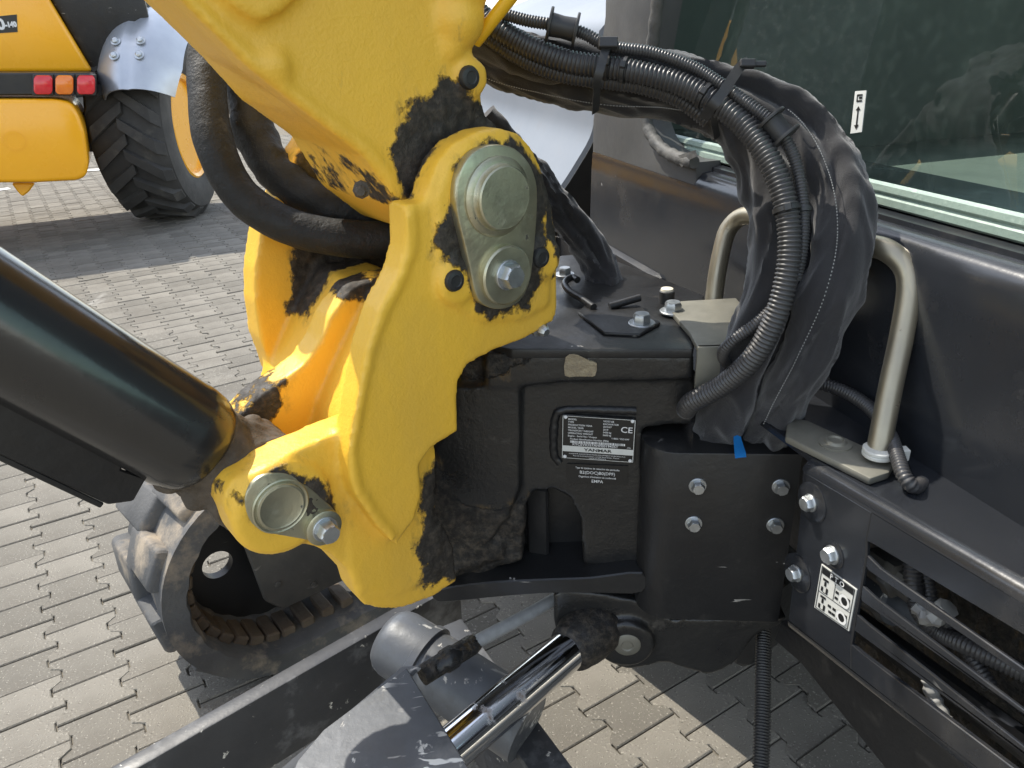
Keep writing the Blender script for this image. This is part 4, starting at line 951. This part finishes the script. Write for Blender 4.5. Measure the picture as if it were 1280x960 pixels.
# cable ties: flat bands with a ratchet head
def tie(i, path, r, par, w=.0024, mat='plastic', head=True, hd=None):
    bm = bmesh.new(); a = (path[min(i + 5, len(path) - 1)] - path[max(i - 5, 0)]).normalized()
    bm_lathe(bm, path[i] - a * w, a, [(r, 0), (r + .0012, .0002), (r + .0012, 2 * w - .0002), (r, 2 * w)], 24)
    if head:
        d = hd or (-FW - RT * .3); d = (d - a * d.dot(a)).normalized(); c = a.cross(d); bm_box(bm, path[i] + d * (r + .002), a, c, d, w * 1.5, .0042, .0028, .0008, 1)
    obj('cable_tie', bm, M[mat], par)
for x, y in ((781, 88), (880, 120), (760, 84)): tie(near_i(p1_, x, y), p1_, .0142, C1)
tie(near_i(p1_, 984, 262), p1_, .0145, C1, .0028); tie(near_i(p2_, 1004, 262), p2_, .0080, C2, .0028, head=False)
tie(near_i(p2_, 762, 58), p2_, .0082, C2, .004)
def strap(name, pts, w, mat, par, th=.0013):
    """flat band following points, its face towards the outside of the bundle"""
    path, _ = resample(catmull(dpath(pts), 8), 40); bm = bmesh.new(); prev = None
    for i, q in enumerate(path):
        t = (path[min(i + 1, 39)] - path[max(i - 1, 0)]).normalized(); n = (-FW - t * (-FW).dot(t)).normalized(); s = t.cross(n)
        row = [bm.verts.new(q + s * w * a + n * b_) for a, b_ in ((-1, 0), (1, 0), (1, th), (-1, th))]
        if prev:
            for k in range(4): bm.faces.new((prev[k], row[k], row[(k + 1) % 4], prev[(k + 1) % 4]))
        prev = row
    bmesh.ops.recalc_face_normals(bm, faces=bm.faces[:]); return obj(name, bm, M[mat], par, smooth=50)
st = strap('bundle_strap', [(936, 76, .900), (925, 84, .885), (914, 100, .872), (902, 118, .868), (890, 133, .872), (880, 148, .90)], .0058, 'plastic', slA)
bm = bmesh.new(); q = P(934, 80, .885); bm_box(bm, q, RT, DN, FW, .009, .0045, .005, .001, 1); bm_box(bm, q + RT * .014, RT, DN, FW, .008, .003, .0025, .0008, 1); obj('strap_head', bm, M['plastic'], slA)
strap('bundle_strap', [(768, 50, .905), (758, 60, .896), (752, 80, .893), (747, 100, .90), (745, 120, .935), (744, 140, .975)], .0050, 'plastic', slB)
bm = bmesh.new(); bm_box(bm, P(760, 54, .893), RT, DN, FW, .011, .006, .005, .001, 1); obj('strap_head', bm, M['plastic'], slB)
strap('bundle_strap', [(895, 140, .91), (893, 155, .92), (896, 172, .94)], .0045, 'plastic', slB)
# ribbon of blue tape at the foot of the bundle: hangs there, a thing of its own
bm = bmesh.new(); prev = None
for i, (x, y, w_, d) in enumerate([(920, 533, 3, 1.03), (921, 541, 4, 1.025), (922, 550, 5, 1.018), (923.5, 558, 6, 1.008), (925, 565, 7, .998), (926, 572, 7, .993)]):
    row = [bm.verts.new(P(x - w_, y + (1 if i == 5 else 0), d)), bm.verts.new(P(x, y, d - .002)), bm.verts.new(P(x + w_, y - .5, d))]
    if prev:
        for k in range(2): bm.faces.new((prev[k], row[k], row[k + 1], prev[k + 1]))
    prev = row
bmesh.ops.solidify(bm, geom=bm.faces[:], thickness=.0006)
bt = obj('tape_ribbon', bm, M['blue'], None, smooth=50); bt['label'] = 'short strip of bright blue tape hanging at the foot of the hose sleeves'; bt['category'] = 'tape'

# ---- what shows through the bumper slots
fi = FB - .05
def hpt(x, y, f): return HF.w(*HF.px(x, y, f), f)
bm = bmesh.new(); bm_prism(bm, HF, [(HF.px(1040, 700, fi - .09)[0] - .05, .52), (HF.px(1040, 700, fi - .09)[0] + 1.3, .52), (HF.px(1040, 700, fi - .09)[0] + 1.3, .84), (HF.px(1040, 700, fi - .09)[0] - .05, .84)], fi - .10, fi - .12); obj('inner_panel', bm, M['black_greasy'], exc)
for me_o in ('inner_panel',): pass
bm = bmesh.new(); a = hpt(1092, 700, fi); b_ = hpt(1150, 742, fi); ax = (b_ - a).normalized(); ln = (b_ - a).length
bm_lathe(bm, a, ax, [(.020, 0), (.020, ln * .42), (.024, ln * .44), (.024, ln * .62), (.017, ln * .64), (.017, ln)], 6); obj('pipe_fitting', bm, M['frame_worn'], exc)
bm = bmesh.new(); a = hpt(1085, 735, fi - .02); b_ = hpt(1165, 775, fi - .02); ax = (b_ - a).normalized(); ln = (b_ - a).length
bm_lathe(bm, a, ax, [(.024, 0), (.024, ln * .35), (.028, ln * .36), (.028, ln * .5), (.02, ln * .52), (.02, ln)], 16); obj('pipe_fitting', bm, M['bare'], exc)
conduit('engine_bay_hose', None, .010, None, .0045, raw=[hpt(1140, 690, fi), hpt(1142, 730, fi + .005), hpt(1150, 765, fi), hpt(1175, 790, fi - .01), hpt(1215, 810, fi - .01), hpt(1300, 850, fi - .03)])
conduit('engine_bay_hose', None, .008, None, .0045, raw=[hpt(1150, 688, fi - .01), hpt(1160, 730, fi - .01), hpt(1168, 760, fi - .01), hpt(1200, 800, fi - .02), hpt(1240, 860, fi - .02)])
bm = bmesh.new(); bm_tube(bm, catmull([hpt(1150, 758, fi + .006), hpt(1162, 772, fi + .01), hpt(1176, 765, fi + .012), hpt(1186, 758, fi + .01)], 5), .010, 8, lambda i, t, k, th: 1 + .2 * math.sin(i * 1.7 + th)); obj('tape_wrap', bm, M['wrap'], exc)
bm = bmesh.new(); bm_tube(bm, catmull([hpt(1162, 850, fi), hpt(1168, 875, fi), hpt(1182, 900, fi)], 8), .0085, 10, lambda i, t, k, th: 1.05 if i % 4 < 2 else .88); obj('tape_wrap', bm, M['wrap'], exc)
bm = bmesh.new(); bm_tube(bm, [hpt(1050, 760, fi - .03), hpt(1280, 930, fi - .04), hpt(1400, 1030, fi - .04)], .016, 10); obj('engine_bay_pipe', bm, M['black_dusty'], exc)

# ================================================================== below the mount: swing cylinder, blade gear
bm = bmesh.new()
lug = [(704, 738), (800, 752), (840, 775), (985, 772), (945, 795), (925, 822), (905, 838), (880, 843), (850, 834), (825, 829), (800, 836), (775, 835), (752, 822), (738, 800), (712, 806), (695, 790), (692, 760)]
bm_prism(bm, MM, catmull(MM.poly(lug, .01), 2, True), .01, -.05)
bm_lathe(bm, MM.w(*MM.px(782, 805, .02), -.055), MN, [(.045, 0), (.045, .075), (.041, .08)], 36)
me = voxel_mesh(bm, .004, 4); set_attr(me, 'grease', np.full(len(me.vertices), .05)); lug_o = obj('swing_cylinder_lug', me, M['black_greasy'], exc, smooth=50, label='black cast lug holding the swing cylinder pin')
bm = bmesh.new(); bm_lathe(bm, MM.w(*MM.px(784, 806, .025), .022), MN, [(.021, 0), (.021, .004), (.018, .006), (.010, .0065), (.008, .005), (.001, .005)], 28); obj('pin', bm, M['rail_plate'], lug_o)
r0 = P(735, 792, 1.20); r1 = P(560, 940, 1.03); rd = (r1 - r0).normalized()
bm = bmesh.new(); bm_lathe(bm, r0 - rd * .05, rd, [(.036, 0), (.044, .03), (.042, .07), (.036, .095)], 28); me = voxel_mesh(bm, .004, 2); lump(me, np.full(len(me.vertices), -.05), .002, 30); set_attr(me, 'grease', np.full(len(me.vertices), -.03)); rod_end = obj('swing_rod_end', me, M['black_greasy'], exc, smooth=60)
bm = bmesh.new(); bm_lathe(bm, r0, rd, [(.030, 0), (.030, .45)], 48); obj('chrome_rod', bm, M['chrome'], exc, label='polished chrome swing cylinder rod with rust specks')
# thin grey hose from the mount to the blade cylinder
bm = bmesh.new(); bm_tube(bm, catmull(dpath([(712, 738, 1.26), (660, 768, 1.22), (600, 800, 1.17), (560, 822, 1.14)]), 8), .0105, 16); gh = obj('hydraulic_hose', bm, M['wrap'], exc, label='thin grey hydraulic hose above the chrome rod')
bm = bmesh.new(); q0 = P(590, 806, 1.165); q1 = P(525, 846, 1.115); bm_lathe(bm, q0, (q1 - q0).normalized(), [(.012, -.01), (.0155, 0), (.0155, .03), (.018, .034), (.018, .05), (.0155, .054), (.0155, .09)], 14); obj('hose_fitting', bm, M['black_greasy'], gh)
for o_ in (bpy.data.objects[-1:] if False else []): pass
# blade lift cylinder with its rounded cap
c0 = P(500, 806, 1.30); c1 = P(600, 872, 1.235); cd = (c1 - c0).normalized(); ln = (c1 - c0).length
bm = bmesh.new(); bm_lathe(bm, c0 - cd * .03, cd, [(.004, .0), (.036, .001), (.047, .005), (.054, .014), (.0575, .028), (.058, .075), (.062, .077), (.062, .09), (.056, .092), (.056, ln + .12)], 40); bc = obj('blade_cylinder', bm, M['bare'], exc, label='scuffed grey blade cylinder with a rounded cap')
# scuffed sheet guard over it
zg0 = .53
GPF = Frame(Vector((0, 0, zg0)), Vector((1, 0, 0)), Z, Vector((0, 1, 0)))
bm = bmesh.new(); bm_prism(bm, GPF, GPF.poly([(508, 834), (586, 960), (640, 1040), (330, 1040), (372, 950), (404, 912)]), -.006, 0, .0015, 1)
gp0 = onz(508, 834, zg0); gp1 = onz(330, 985, zg0); gd_ = (gp1 - gp0).normalized(); gn = Vector((gd_.y, -gd_.x, 0)); gn = gn if gn.x < 0 else -gn
bm_box(bm, (gp0 + gp1) / 2 + gn * .012 - Z * .024, gd_, (gn * .55 + Z * .83).normalized(), (gn * .83 - Z * .55).normalized(), (gp1 - gp0).length / 2 + .02, .003, .024, .001, 1)
obj('cylinder_guard', bm, M['bare'], exc, label='scratched grey sheet guard over the blade cylinder')
# blade arm, box section
b0 = onz(140, 968, .30); b1 = onz(520, 752, .30); bd = (b1 - b0).normalized(); bs = Vector((bd.y, -bd.x, 0))
M['arm_top'] = pbr('chipped_grey_arm', (0.030, 0.031, 0.034), (0.05, 0.05, 0.052), 7, 0.35, 0.55, bumps=((60, .0006),), layers=(((0.32, 0.32, 0.32), 7, 0.55, 0.3, 0.6, U1), ((0.6, 0.57, 0.5), 45, 0.66, 0.04, 0.8, U1)))
bm = bmesh.new(); bm_box(bm, (b0 + b1) / 2 - bd * .1 + bs * .0 - Z * .085, bd, bs, Z, (b1 - b0).length / 2 + .2, .016, .085, .003, 2); arm = obj('blade_arm', bm, M['arm_top'], exc, label='dark blade arm with a chipped bright upper edge')
b2 = onz(640, 965, .28); b3 = onz(590, 880, .30); 
bm = bmesh.new(); bd2 = (onz(672, 975, .2) - onz(600, 870, .2)).normalized(); bm_box(bm, onz(632, 930, .22), bd2, Vector((bd2.y, -bd2.x, 0)), Z, .22, .03, .10, .004, 2); obj('blade_arm', bm, M['arm_top'], exc)

# ---- rubber track: belt loop with lugs, idler with a hole, roller frame
TD = azv(232.0); TA = azv(-38.0)                      # travel direction, and across the track to the far side
R0 = .27; front = onz(203, 785, R0); tc_ = front - TD * R0; TL = 1.25; TWD = .32
def loop_pt(s):                                       # s in metres along the loop, returns (centre line point, outward)
    a = math.pi * R0; per = 2 * TL + 2 * a; s %= per
    if s < a: th = math.pi / 2 - s / R0; return tc_ + TD * (R0 * math.cos(th)) + Z * (R0 * math.sin(th)), TD * math.cos(th) + Z * math.sin(th)
    s -= a
    if s < TL: return tc_ - Z * R0 - TD * s, -Z
    s -= TL
    if s < a: th = -math.pi / 2 - s / R0; return tc_ - TD * TL + TD * (R0 * math.cos(th)) + Z * (R0 * math.sin(th)), TD * math.cos(th) + Z * math.sin(th)
    s -= a; return tc_ - TD * (TL - s) + Z * R0, Z
per = 2 * TL + 2 * math.pi * R0; bm = bmesh.new(); rings = []; n = 150
for i in range(n):
    p, o_ = loop_pt(per * i / n); wob = -.004 if i % 3 == 0 else 0
    rings.append([bm.verts.new(p + TA * a + o_ * (b_ + (wob if b_ < -.02 else 0))) for a, b_ in ((0, -.004), (.0, -.052), (.012, -.058), (.10, -.060), (.13, -.085), (.15, -.085), (.17, -.060), (.30, -.058), (TWD, -.05), (TWD, -.022))])
for i in range(n):
    a, b_ = rings[i], rings[(i + 1) % n]
    for k in range(10): bm.faces.new((a[k], a[(k + 1) % 10], b_[(k + 1) % 10], b_[k]))
bmesh.ops.recalc_face_normals(bm, faces=bm.faces[:])
trk = obj('rubber_track', bm, M['track'], exc, smooth=50, label='dusty black rubber track under the boom cylinder')
pitch = per / 26
def lugmesh(s, a0, a1, h=.017, ls=.049):
    bm = bmesh.new(); pts = []
    for h_, e in ((-.024, 1.0), (h * .45, .96), (h, .80)):
        row = []
        for aa, sg in ((a0, -1), (a1, -1), (a1, 1), (a0, 1)):
            sk = .03 * ((aa - TWD / 2) / TWD); p, o_ = loop_pt(s + sg * ls * e + sk); row.append(bm.verts.new(p + TA * ((aa - (a0 + a1) / 2) * (e * .5 + .5) + (a0 + a1) / 2) + o_ * h_))
        pts.append(row)
    for r_, r2 in zip(pts, pts[1:]):
        for k in range(4): bm.faces.new((r_[k], r_[(k + 1) % 4], r2[(k + 1) % 4], r2[k]))
    bm.faces.new(pts[-1]); bmesh.ops.recalc_face_normals(bm, faces=bm.faces[:])
    bmesh.ops.bevel(bm, geom=[e for e in bm.edges if len(e.link_faces) == 2], offset=.004, segments=1, affect='EDGES'); return bm
for i in range(26):
    obj('tread_lug', lugmesh(i * pitch, 0.025, .19), M['track'], trk); obj('tread_lug', lugmesh(i * pitch + pitch * .5, .14, TWD), M['track'], trk)
for i in range(30):
    bm = bmesh.new(); p, o_ = loop_pt(math.pi * R0 * .25 + i * .052); t_ = o_.cross(TA).normalized()
    bm_box(bm, p + TA * .09 - o_ * .068, t_, TA, o_, .016, .045, .012, .004, 1); bm_box(bm, p + TA * .235 - o_ * .068, t_, TA, o_, .016, .05, .012, .004, 1) if False else None; obj('drive_lug', bm, M['track_inner'], trk)
# idler disc with a lightening hole: ring of quads between hole and rim
bm = bmesh.new(); ic = tc_ + TA * .14; hc = TD * .115 + Z * .01; m_ = 36
IFr = Frame(ic, TD, -TA)
loops = []
for nn_ in (0.012, -.012):
    loops.append([bm.verts.new(IFr.w(.195 * math.cos(2 * math.pi * k / m_), .195 * math.sin(2 * math.pi * k / m_), nn_)) for k in range(m_)]); loops.append([bm.verts.new(IFr.w(.112 + .034 * math.cos(2 * math.pi * k / m_), .0 + .034 * math.sin(2 * math.pi * k / m_), nn_)) for k in range(m_)])
for a, b_ in ((0, 1), (2, 3), (0, 2), (1, 3)):
    for k in range(m_): bm.faces.new((loops[a][k], loops[a][(k + 1) % m_], loops[b_][(k + 1) % m_], loops[b_][k]))
bmesh.ops.recalc_face_normals(bm, faces=bm.faces[:]); obj('idler_wheel', bm, M['black_dusty'], trk)
bm = bmesh.new(); bm_prism(bm, IFr, [(.075, .11), (.055, -.07), (.02, -.115), (-.22, -.115), (-.75, -.10), (-.75, .11)], .115, .10, .004, 1); tf = obj('roller_frame', bm, M['frame_worn'], exc)
for a, b_ in ((.02, -.04), (-.06, -.085)):
    bm = bmesh.new(); bm_lathe(bm, IFr.w(a, b_, .115), -TA, [(.008, 0), (.008, .003), (.005, .004)], 12); obj('bolt', bm, M['frame_worn'], tf)
bm = bmesh.new(); bm_box(bm, tc_ - TD * .98 - TA * .42 + Z * .06, TD, TA, Z, .45, .40, .09, .02, 1); obj('undercarriage_frame', bm, M['black_dusty'], exc)  # box added here to shade the ground under the machine
# far track, mostly hidden, shows only as dark mass
# vertical corrugated hose and lower skirt on the right
conduit('drain_hose', [(955, 785, 1.22), (954, 830, 1.19), (953, 900, 1.15), (950, 1000, 1.10)], .0125, 'grey corrugated drain hose hanging straight down under the cover box', .0042, mat='plastic')
bm = bmesh.new(); bm_prism(bm, HF, HF.poly([(975, 775), (1064, 838), (1280, 1008), (1500, 1180), (1500, 1300), (1200, 1080), (1080, 930), (1000, 830), (965, 800)], FB - .05), FB - .05, FB - .09, .004, 1); obj('lower_skirt', bm, M['black_dusty'], exc)

# ================================================================== telehandler parked behind
gc = onz(214, 273, 0)                                   # contact of its rear wheel
tdir = azv(-24.0); tside = Vector((tdir.y, -tdir.x, 0))  # driving away from us; tside to its right
tel = thing('telehandler', (gc.x - tside.x * .9, gc.y + 1.2, 0), 'orange-yellow telehandler seen from behind with tail lamps and a big lugged tyre', 'telehandler')
TR = .70; TWI = .56
wdir = azv(-3.0); wside = Vector((wdir.y, -wdir.x, 0)); wc = gc + Z * TR + wdir * .12      # the rear axle steers
# wheel: tyre with chevron lugs, orange rim, hub
bm = bmesh.new(); hw = TWI / 2
bm_lathe(bm, wc, wside, [(.36, -.04), (.37, -hw * .86), (.42, -hw * .98), (.55, -hw), (TR - .08, -hw * .96), (TR - .045, -hw * .8), (TR - .04, 0), (TR - .045, hw * .8), (TR - .08, hw * .96), (.55, hw), (.42, hw * .98), (.37, hw * .86), (.36, .04)], 64)
wheel = obj('wheel', bm, M['tyre'], tel, smooth=40, label='rear wheel with chunky chevron tyre')
for i in range(20):
    for sgn in (-1, 1):
        bm = bmesh.new(); th0 = 2 * math.pi * (i + (.5 if sgn > 0 else 0)) / 20; rows = []
        for k in range(7):
            t = k / 6; x = sgn * (hw * 1.0 * t - .02); th = th0 + .30 * t; er = TR - (.03 if k == 6 else 0); dw = .036 + .012 * t
            rows.append([])
            for rr, w_ in ((TR - .07, dw * 1.25), (er, dw), (er, -dw), (TR - .07, -dw * 1.25)):
                a = th + w_ / TR; rows[-1].append(bm.verts.new(wc + wside * x + (wdir * math.cos(a) + Z * math.sin(a)) * (rr - (.03 if k == 6 else 0))))
        for a, b_ in zip(rows, rows[1:]):
            for q in range(4): bm.faces.new((a[q], a[(q + 1) % 4], b_[(q + 1) % 4], b_[q]))
        bm.faces.new(rows[0]); bm.faces.new(rows[-1]); bmesh.ops.recalc_face_normals(bm, faces=bm.faces[:]); obj('tread_lug', bm, M['tyre'], wheel, smooth=30)
bm = bmesh.new(); bm_lathe(bm, wc, wside, [(.385, hw * .80), (.40, hw * .92), (.385, hw * .96), (.36, hw * .90), (.345, hw * .55), (.25, hw * .40), (.24, hw * .2), (.1, hw * .2)], 48); obj('rim', bm, M['orange'], wheel)
bm = bmesh.new(); bm_lathe(bm, wc, wside, [(.17, hw * .1), (.17, hw * .42), (.12, hw * .5), (.12, hw * .72), (.09, hw * .78), (.02, hw * .78)], 24); obj('hub', bm, M['black_dusty'], wheel)
for k in range(8):
    bm = bmesh.new(); a = 2 * math.pi * k / 8; bm_lathe(bm, wc + (wdir * math.cos(a) + Z * math.sin(a)) * .2 + wside * hw * .38, wside, [(.018, 0), (.018, .03)], 6); obj('wheel_nut', bm, M['black_dusty'], wheel)
# fender: curved silver shield over the rear of the tyre with a centre seam and four bolts
bm = bmesh.new(); rows = []; FHW = hw * 1.08
for k in range(15):
    a = math.radians(94 + 63 * k / 14); row = []
    for j in range(17):
        s = -1 + 2 * j / 16; drop = .20 * abs(s) ** 2.6; seam_ = .012 if j == 8 else 0
        wid = FHW * (1 - .18 * max(k - 10, 0) / 4) * (1 - .08 * max(3 - k, 0) / 3)
        row.append(bm.verts.new(wc + wside * (s * wid + .15) + (-wdir * math.cos(math.pi - a) * 1 + Z * 0) * 0 + (wdir * math.cos(a) + Z * math.sin(a)) * (TR + .17 - drop - seam_)))
    rows.append(row)
for a, b_ in zip(rows, rows[1:]):
    for k in range(16): bm.faces.new((a[k], a[k + 1], b_[k + 1], b_[k]))
bmesh.ops.recalc_face_normals(bm, faces=bm.faces[:]); bmesh.ops.solidify(bm, geom=bm.faces[:], thickness=.012)
fen = obj('fender', bm, M['silver'], tel, smooth=50, label='silver rear mudguard with four bolts')
for s in (-.28, .28):
    for deg in (133, 141):
        a = math.radians(deg); d = wdir * math.cos(a) + Z * math.sin(a); bm = bmesh.new(); bm_lathe(bm, wc + wside * (s * FHW + .15) + d * (TR + .171), d, [(.034, 0), (.034, .004), (.022, .006), (.022, .018), (.015, .024)], 16); obj('bolt', bm, M['bolt'], fen)
# rear body panels laid out on the plane across the machine's tail
TB = Frame(onz(222, 276, 0) + Z * TR - tdir * .26, tside, -tdir)
def tpx(pts, off=0.0): return TB.poly(pts, off)
bm = bmesh.new(); bm_prism(bm, TB, tpx([(-260, 92), (116, 90), (62, 0), (30, -60), (-260, -60)], 0), .0, -1.6, .03, 3); bod = obj('rear_body', bm, M['orange'], tel)
bm = bmesh.new(); bm_prism(bm, TB, tpx([(118, 92), (64, 0), (40, -60), (170, -60), (190, 40), (160, 85)], -.08), -.08, -1.2, .02, 2); obj('engine_pod', bm, M['black_dusty'], tel)
bm = bmesh.new(); bm_prism(bm, TB, tpx([(116, 122), (125, 122), (130, 150), (128, 190), (106, 190), (100, 150)], -.1), -.1, -1.2, .01, 1); obj('chassis', bm, M['black_dusty'], tel)
cw = [(-260, 124), (70, 124), (88, 128), (98, 142), (106, 165), (111, 205), (108, 220), (98, 226), (40, 229), (-260, 229)]
bm = bmesh.new(); bm_prism(bm, TB, tpx(cw, .35), .35, -.4, .045, 4); cwo = obj('counterweight', bm, M['orange'], tel, label='rounded orange-yellow counterweight')
bm = bmesh.new(); q = TB.w(*TB.px(18, 176, .353), .352); bm_lathe(bm, q, -tdir, [(.062, 0), (.062, .0015), (.045, .0015), (.042, -.02), (.001, -.02)], 24); obj('pin_hole', bm, M['orange'], cwo)
bm = bmesh.new(); bm_prism(bm, TB, tpx([(14, 229), (44, 229), (36, 240), (28, 246), (22, 240)], .2), .2, .12, .01, 1); obj('tow_eye', bm, M['orange'], tel)
# lamp bar
bm = bmesh.new(); bm_prism(bm, TB, tpx([(-260, 92), (118, 91), (121, 118), (-260, 122)], .30), .30, -.05, .008, 1); lb = obj('lamp_bar', bm, M['black_dusty'], tel)
for x0, x1, m_ in ((42, 66, 'red'), (69, 92, 'amber'), (96, 119, 'red')):
    bm = bmesh.new(); bm_prism(bm, TB, tpx([(x0 + 3, 94), (x1 - 3, 94), (x1, 98), (x1, 114), (x1 - 3, 118), (x0 + 3, 118), (x0, 114), (x0, 98)], .32), .34, .29, .012, 2); lm = obj('tail_lamp', bm, M[m_], tel)
    bm = bmesh.new(); bm_prism(bm, TB, tpx([(x0 - 1.5, 92.5), (x1 + 1.5, 92.5), (x1 + 1.5, 119.5), (x0 - 1.5, 119.5)], .31), .315, .29, .006, 1); obj('bezel', bm, M['plastic'], lm)
    bm = bmesh.new(); c = TB.px((x0 + x1) / 2, 106, .34); bm_lathe(bm, TB.w(c[0], c[1], .338), -tdir, [(.05, 0), (.05, .006), (.03, .012), (.01, .014)], 20); obj('lens', bm, M[m_], lm)
# model decal
dq = tpx([(-40, 24), (21, 18), (22, 40), (-40, 44)], .004); bm = bmesh.new(); bm_prism(bm, TB, dq, -.004, .004); dec = obj('decal', bm, M['black_print'], tel, smooth=0)
d0 = Vector(dq[3]).lerp(Vector(dq[0]), .22); d1 = Vector(dq[2]).lerp(Vector(dq[1]), .22); dd = (d1 - d0); DFr = Frame(TB.w(d0.x, d0.y, .006), (tside * dd.x + Z * dd.y).normalized(), -tdir)
hgt = (Vector(dq[1]) - Vector(dq[2])).length
bm = text_mesh('540', hgt * .85, DFr, dd.length * .765, 0, 0, 'RIGHT', bold=.004); bm_add(bm, text_mesh('-140', hgt * .40, DFr, dd.length * .77, 0.01, 0, 'LEFT', bold=.003, stretch=.85)); obj('lettering', bm, M['white_print'], dec, smooth=0)
# other rear wheel, for the far side of the machine
w2 = bpy.data.objects.new('wheel', wheel.data); COL.objects.link(w2); w2.parent = tel; w2.matrix_parent_inverse = parent_world(tel).inverted(); w2.location = -tside * 2.0
# copy of the telehandler added out of view, for yellow in the windscreen reflection
def copy_tree(o, parent=None):
    c = o.copy(); COL.objects.link(c); c.parent = parent
    for ch in o.children: copy_tree(ch, c)
    return c
tel_copy = copy_tree(tel); tel_copy.location = tel.location - tside * 3.4 - tdir * .6; tel_copy['label'] = 'added copy of the telehandler, out of view, for a yellow reflection in the windscreen'
tel['group'] = tel_copy['group'] = 'parked telehandlers'
# white bay lines
ground_strip('painted_line', onz(120, 212, 0) - Vector((2.2, .3, 0)), onz(152, 211, 0), .14)
ground_strip('painted_line', onz(-60, 246, 0), onz(12, 236, 0), .12)
ground_strip('painted_line', onz(318, 203, 0), onz(520, 200, 0), .12)

# added dark warehouse out of view, there to darken what the windscreen reflects
whd = azv(-58.0); whs = Vector((whd.y, -whd.x, 0)); who = whd * 26
wh = thing('backdrop', who, 'added dark grey warehouse across the yard, mirrored in the windscreen', 'backdrop')
bm = bmesh.new(); bm_box(bm, who + Z * 3.5, whs, whd, Z, 17, 5, 3.5, .05, 1); obj('wall', bm, M['backdrop_wall'], wh)
bm = bmesh.new(); bm_box(bm, who + Z * 7.15, whs, whd, Z, 17.4, 5.4, .12, .03, 1); obj('roof', bm, M['backdrop_wall'], wh)
for k in range(4):
    bm = bmesh.new(); bm_box(bm, who - whd * 5.04 + whs * (-11 + k * 7) + Z * 2.0, whs, whd, Z, 1.8, .05, 2.0, .02, 1); obj('backdrop_door', bm, M['bare'], wh)
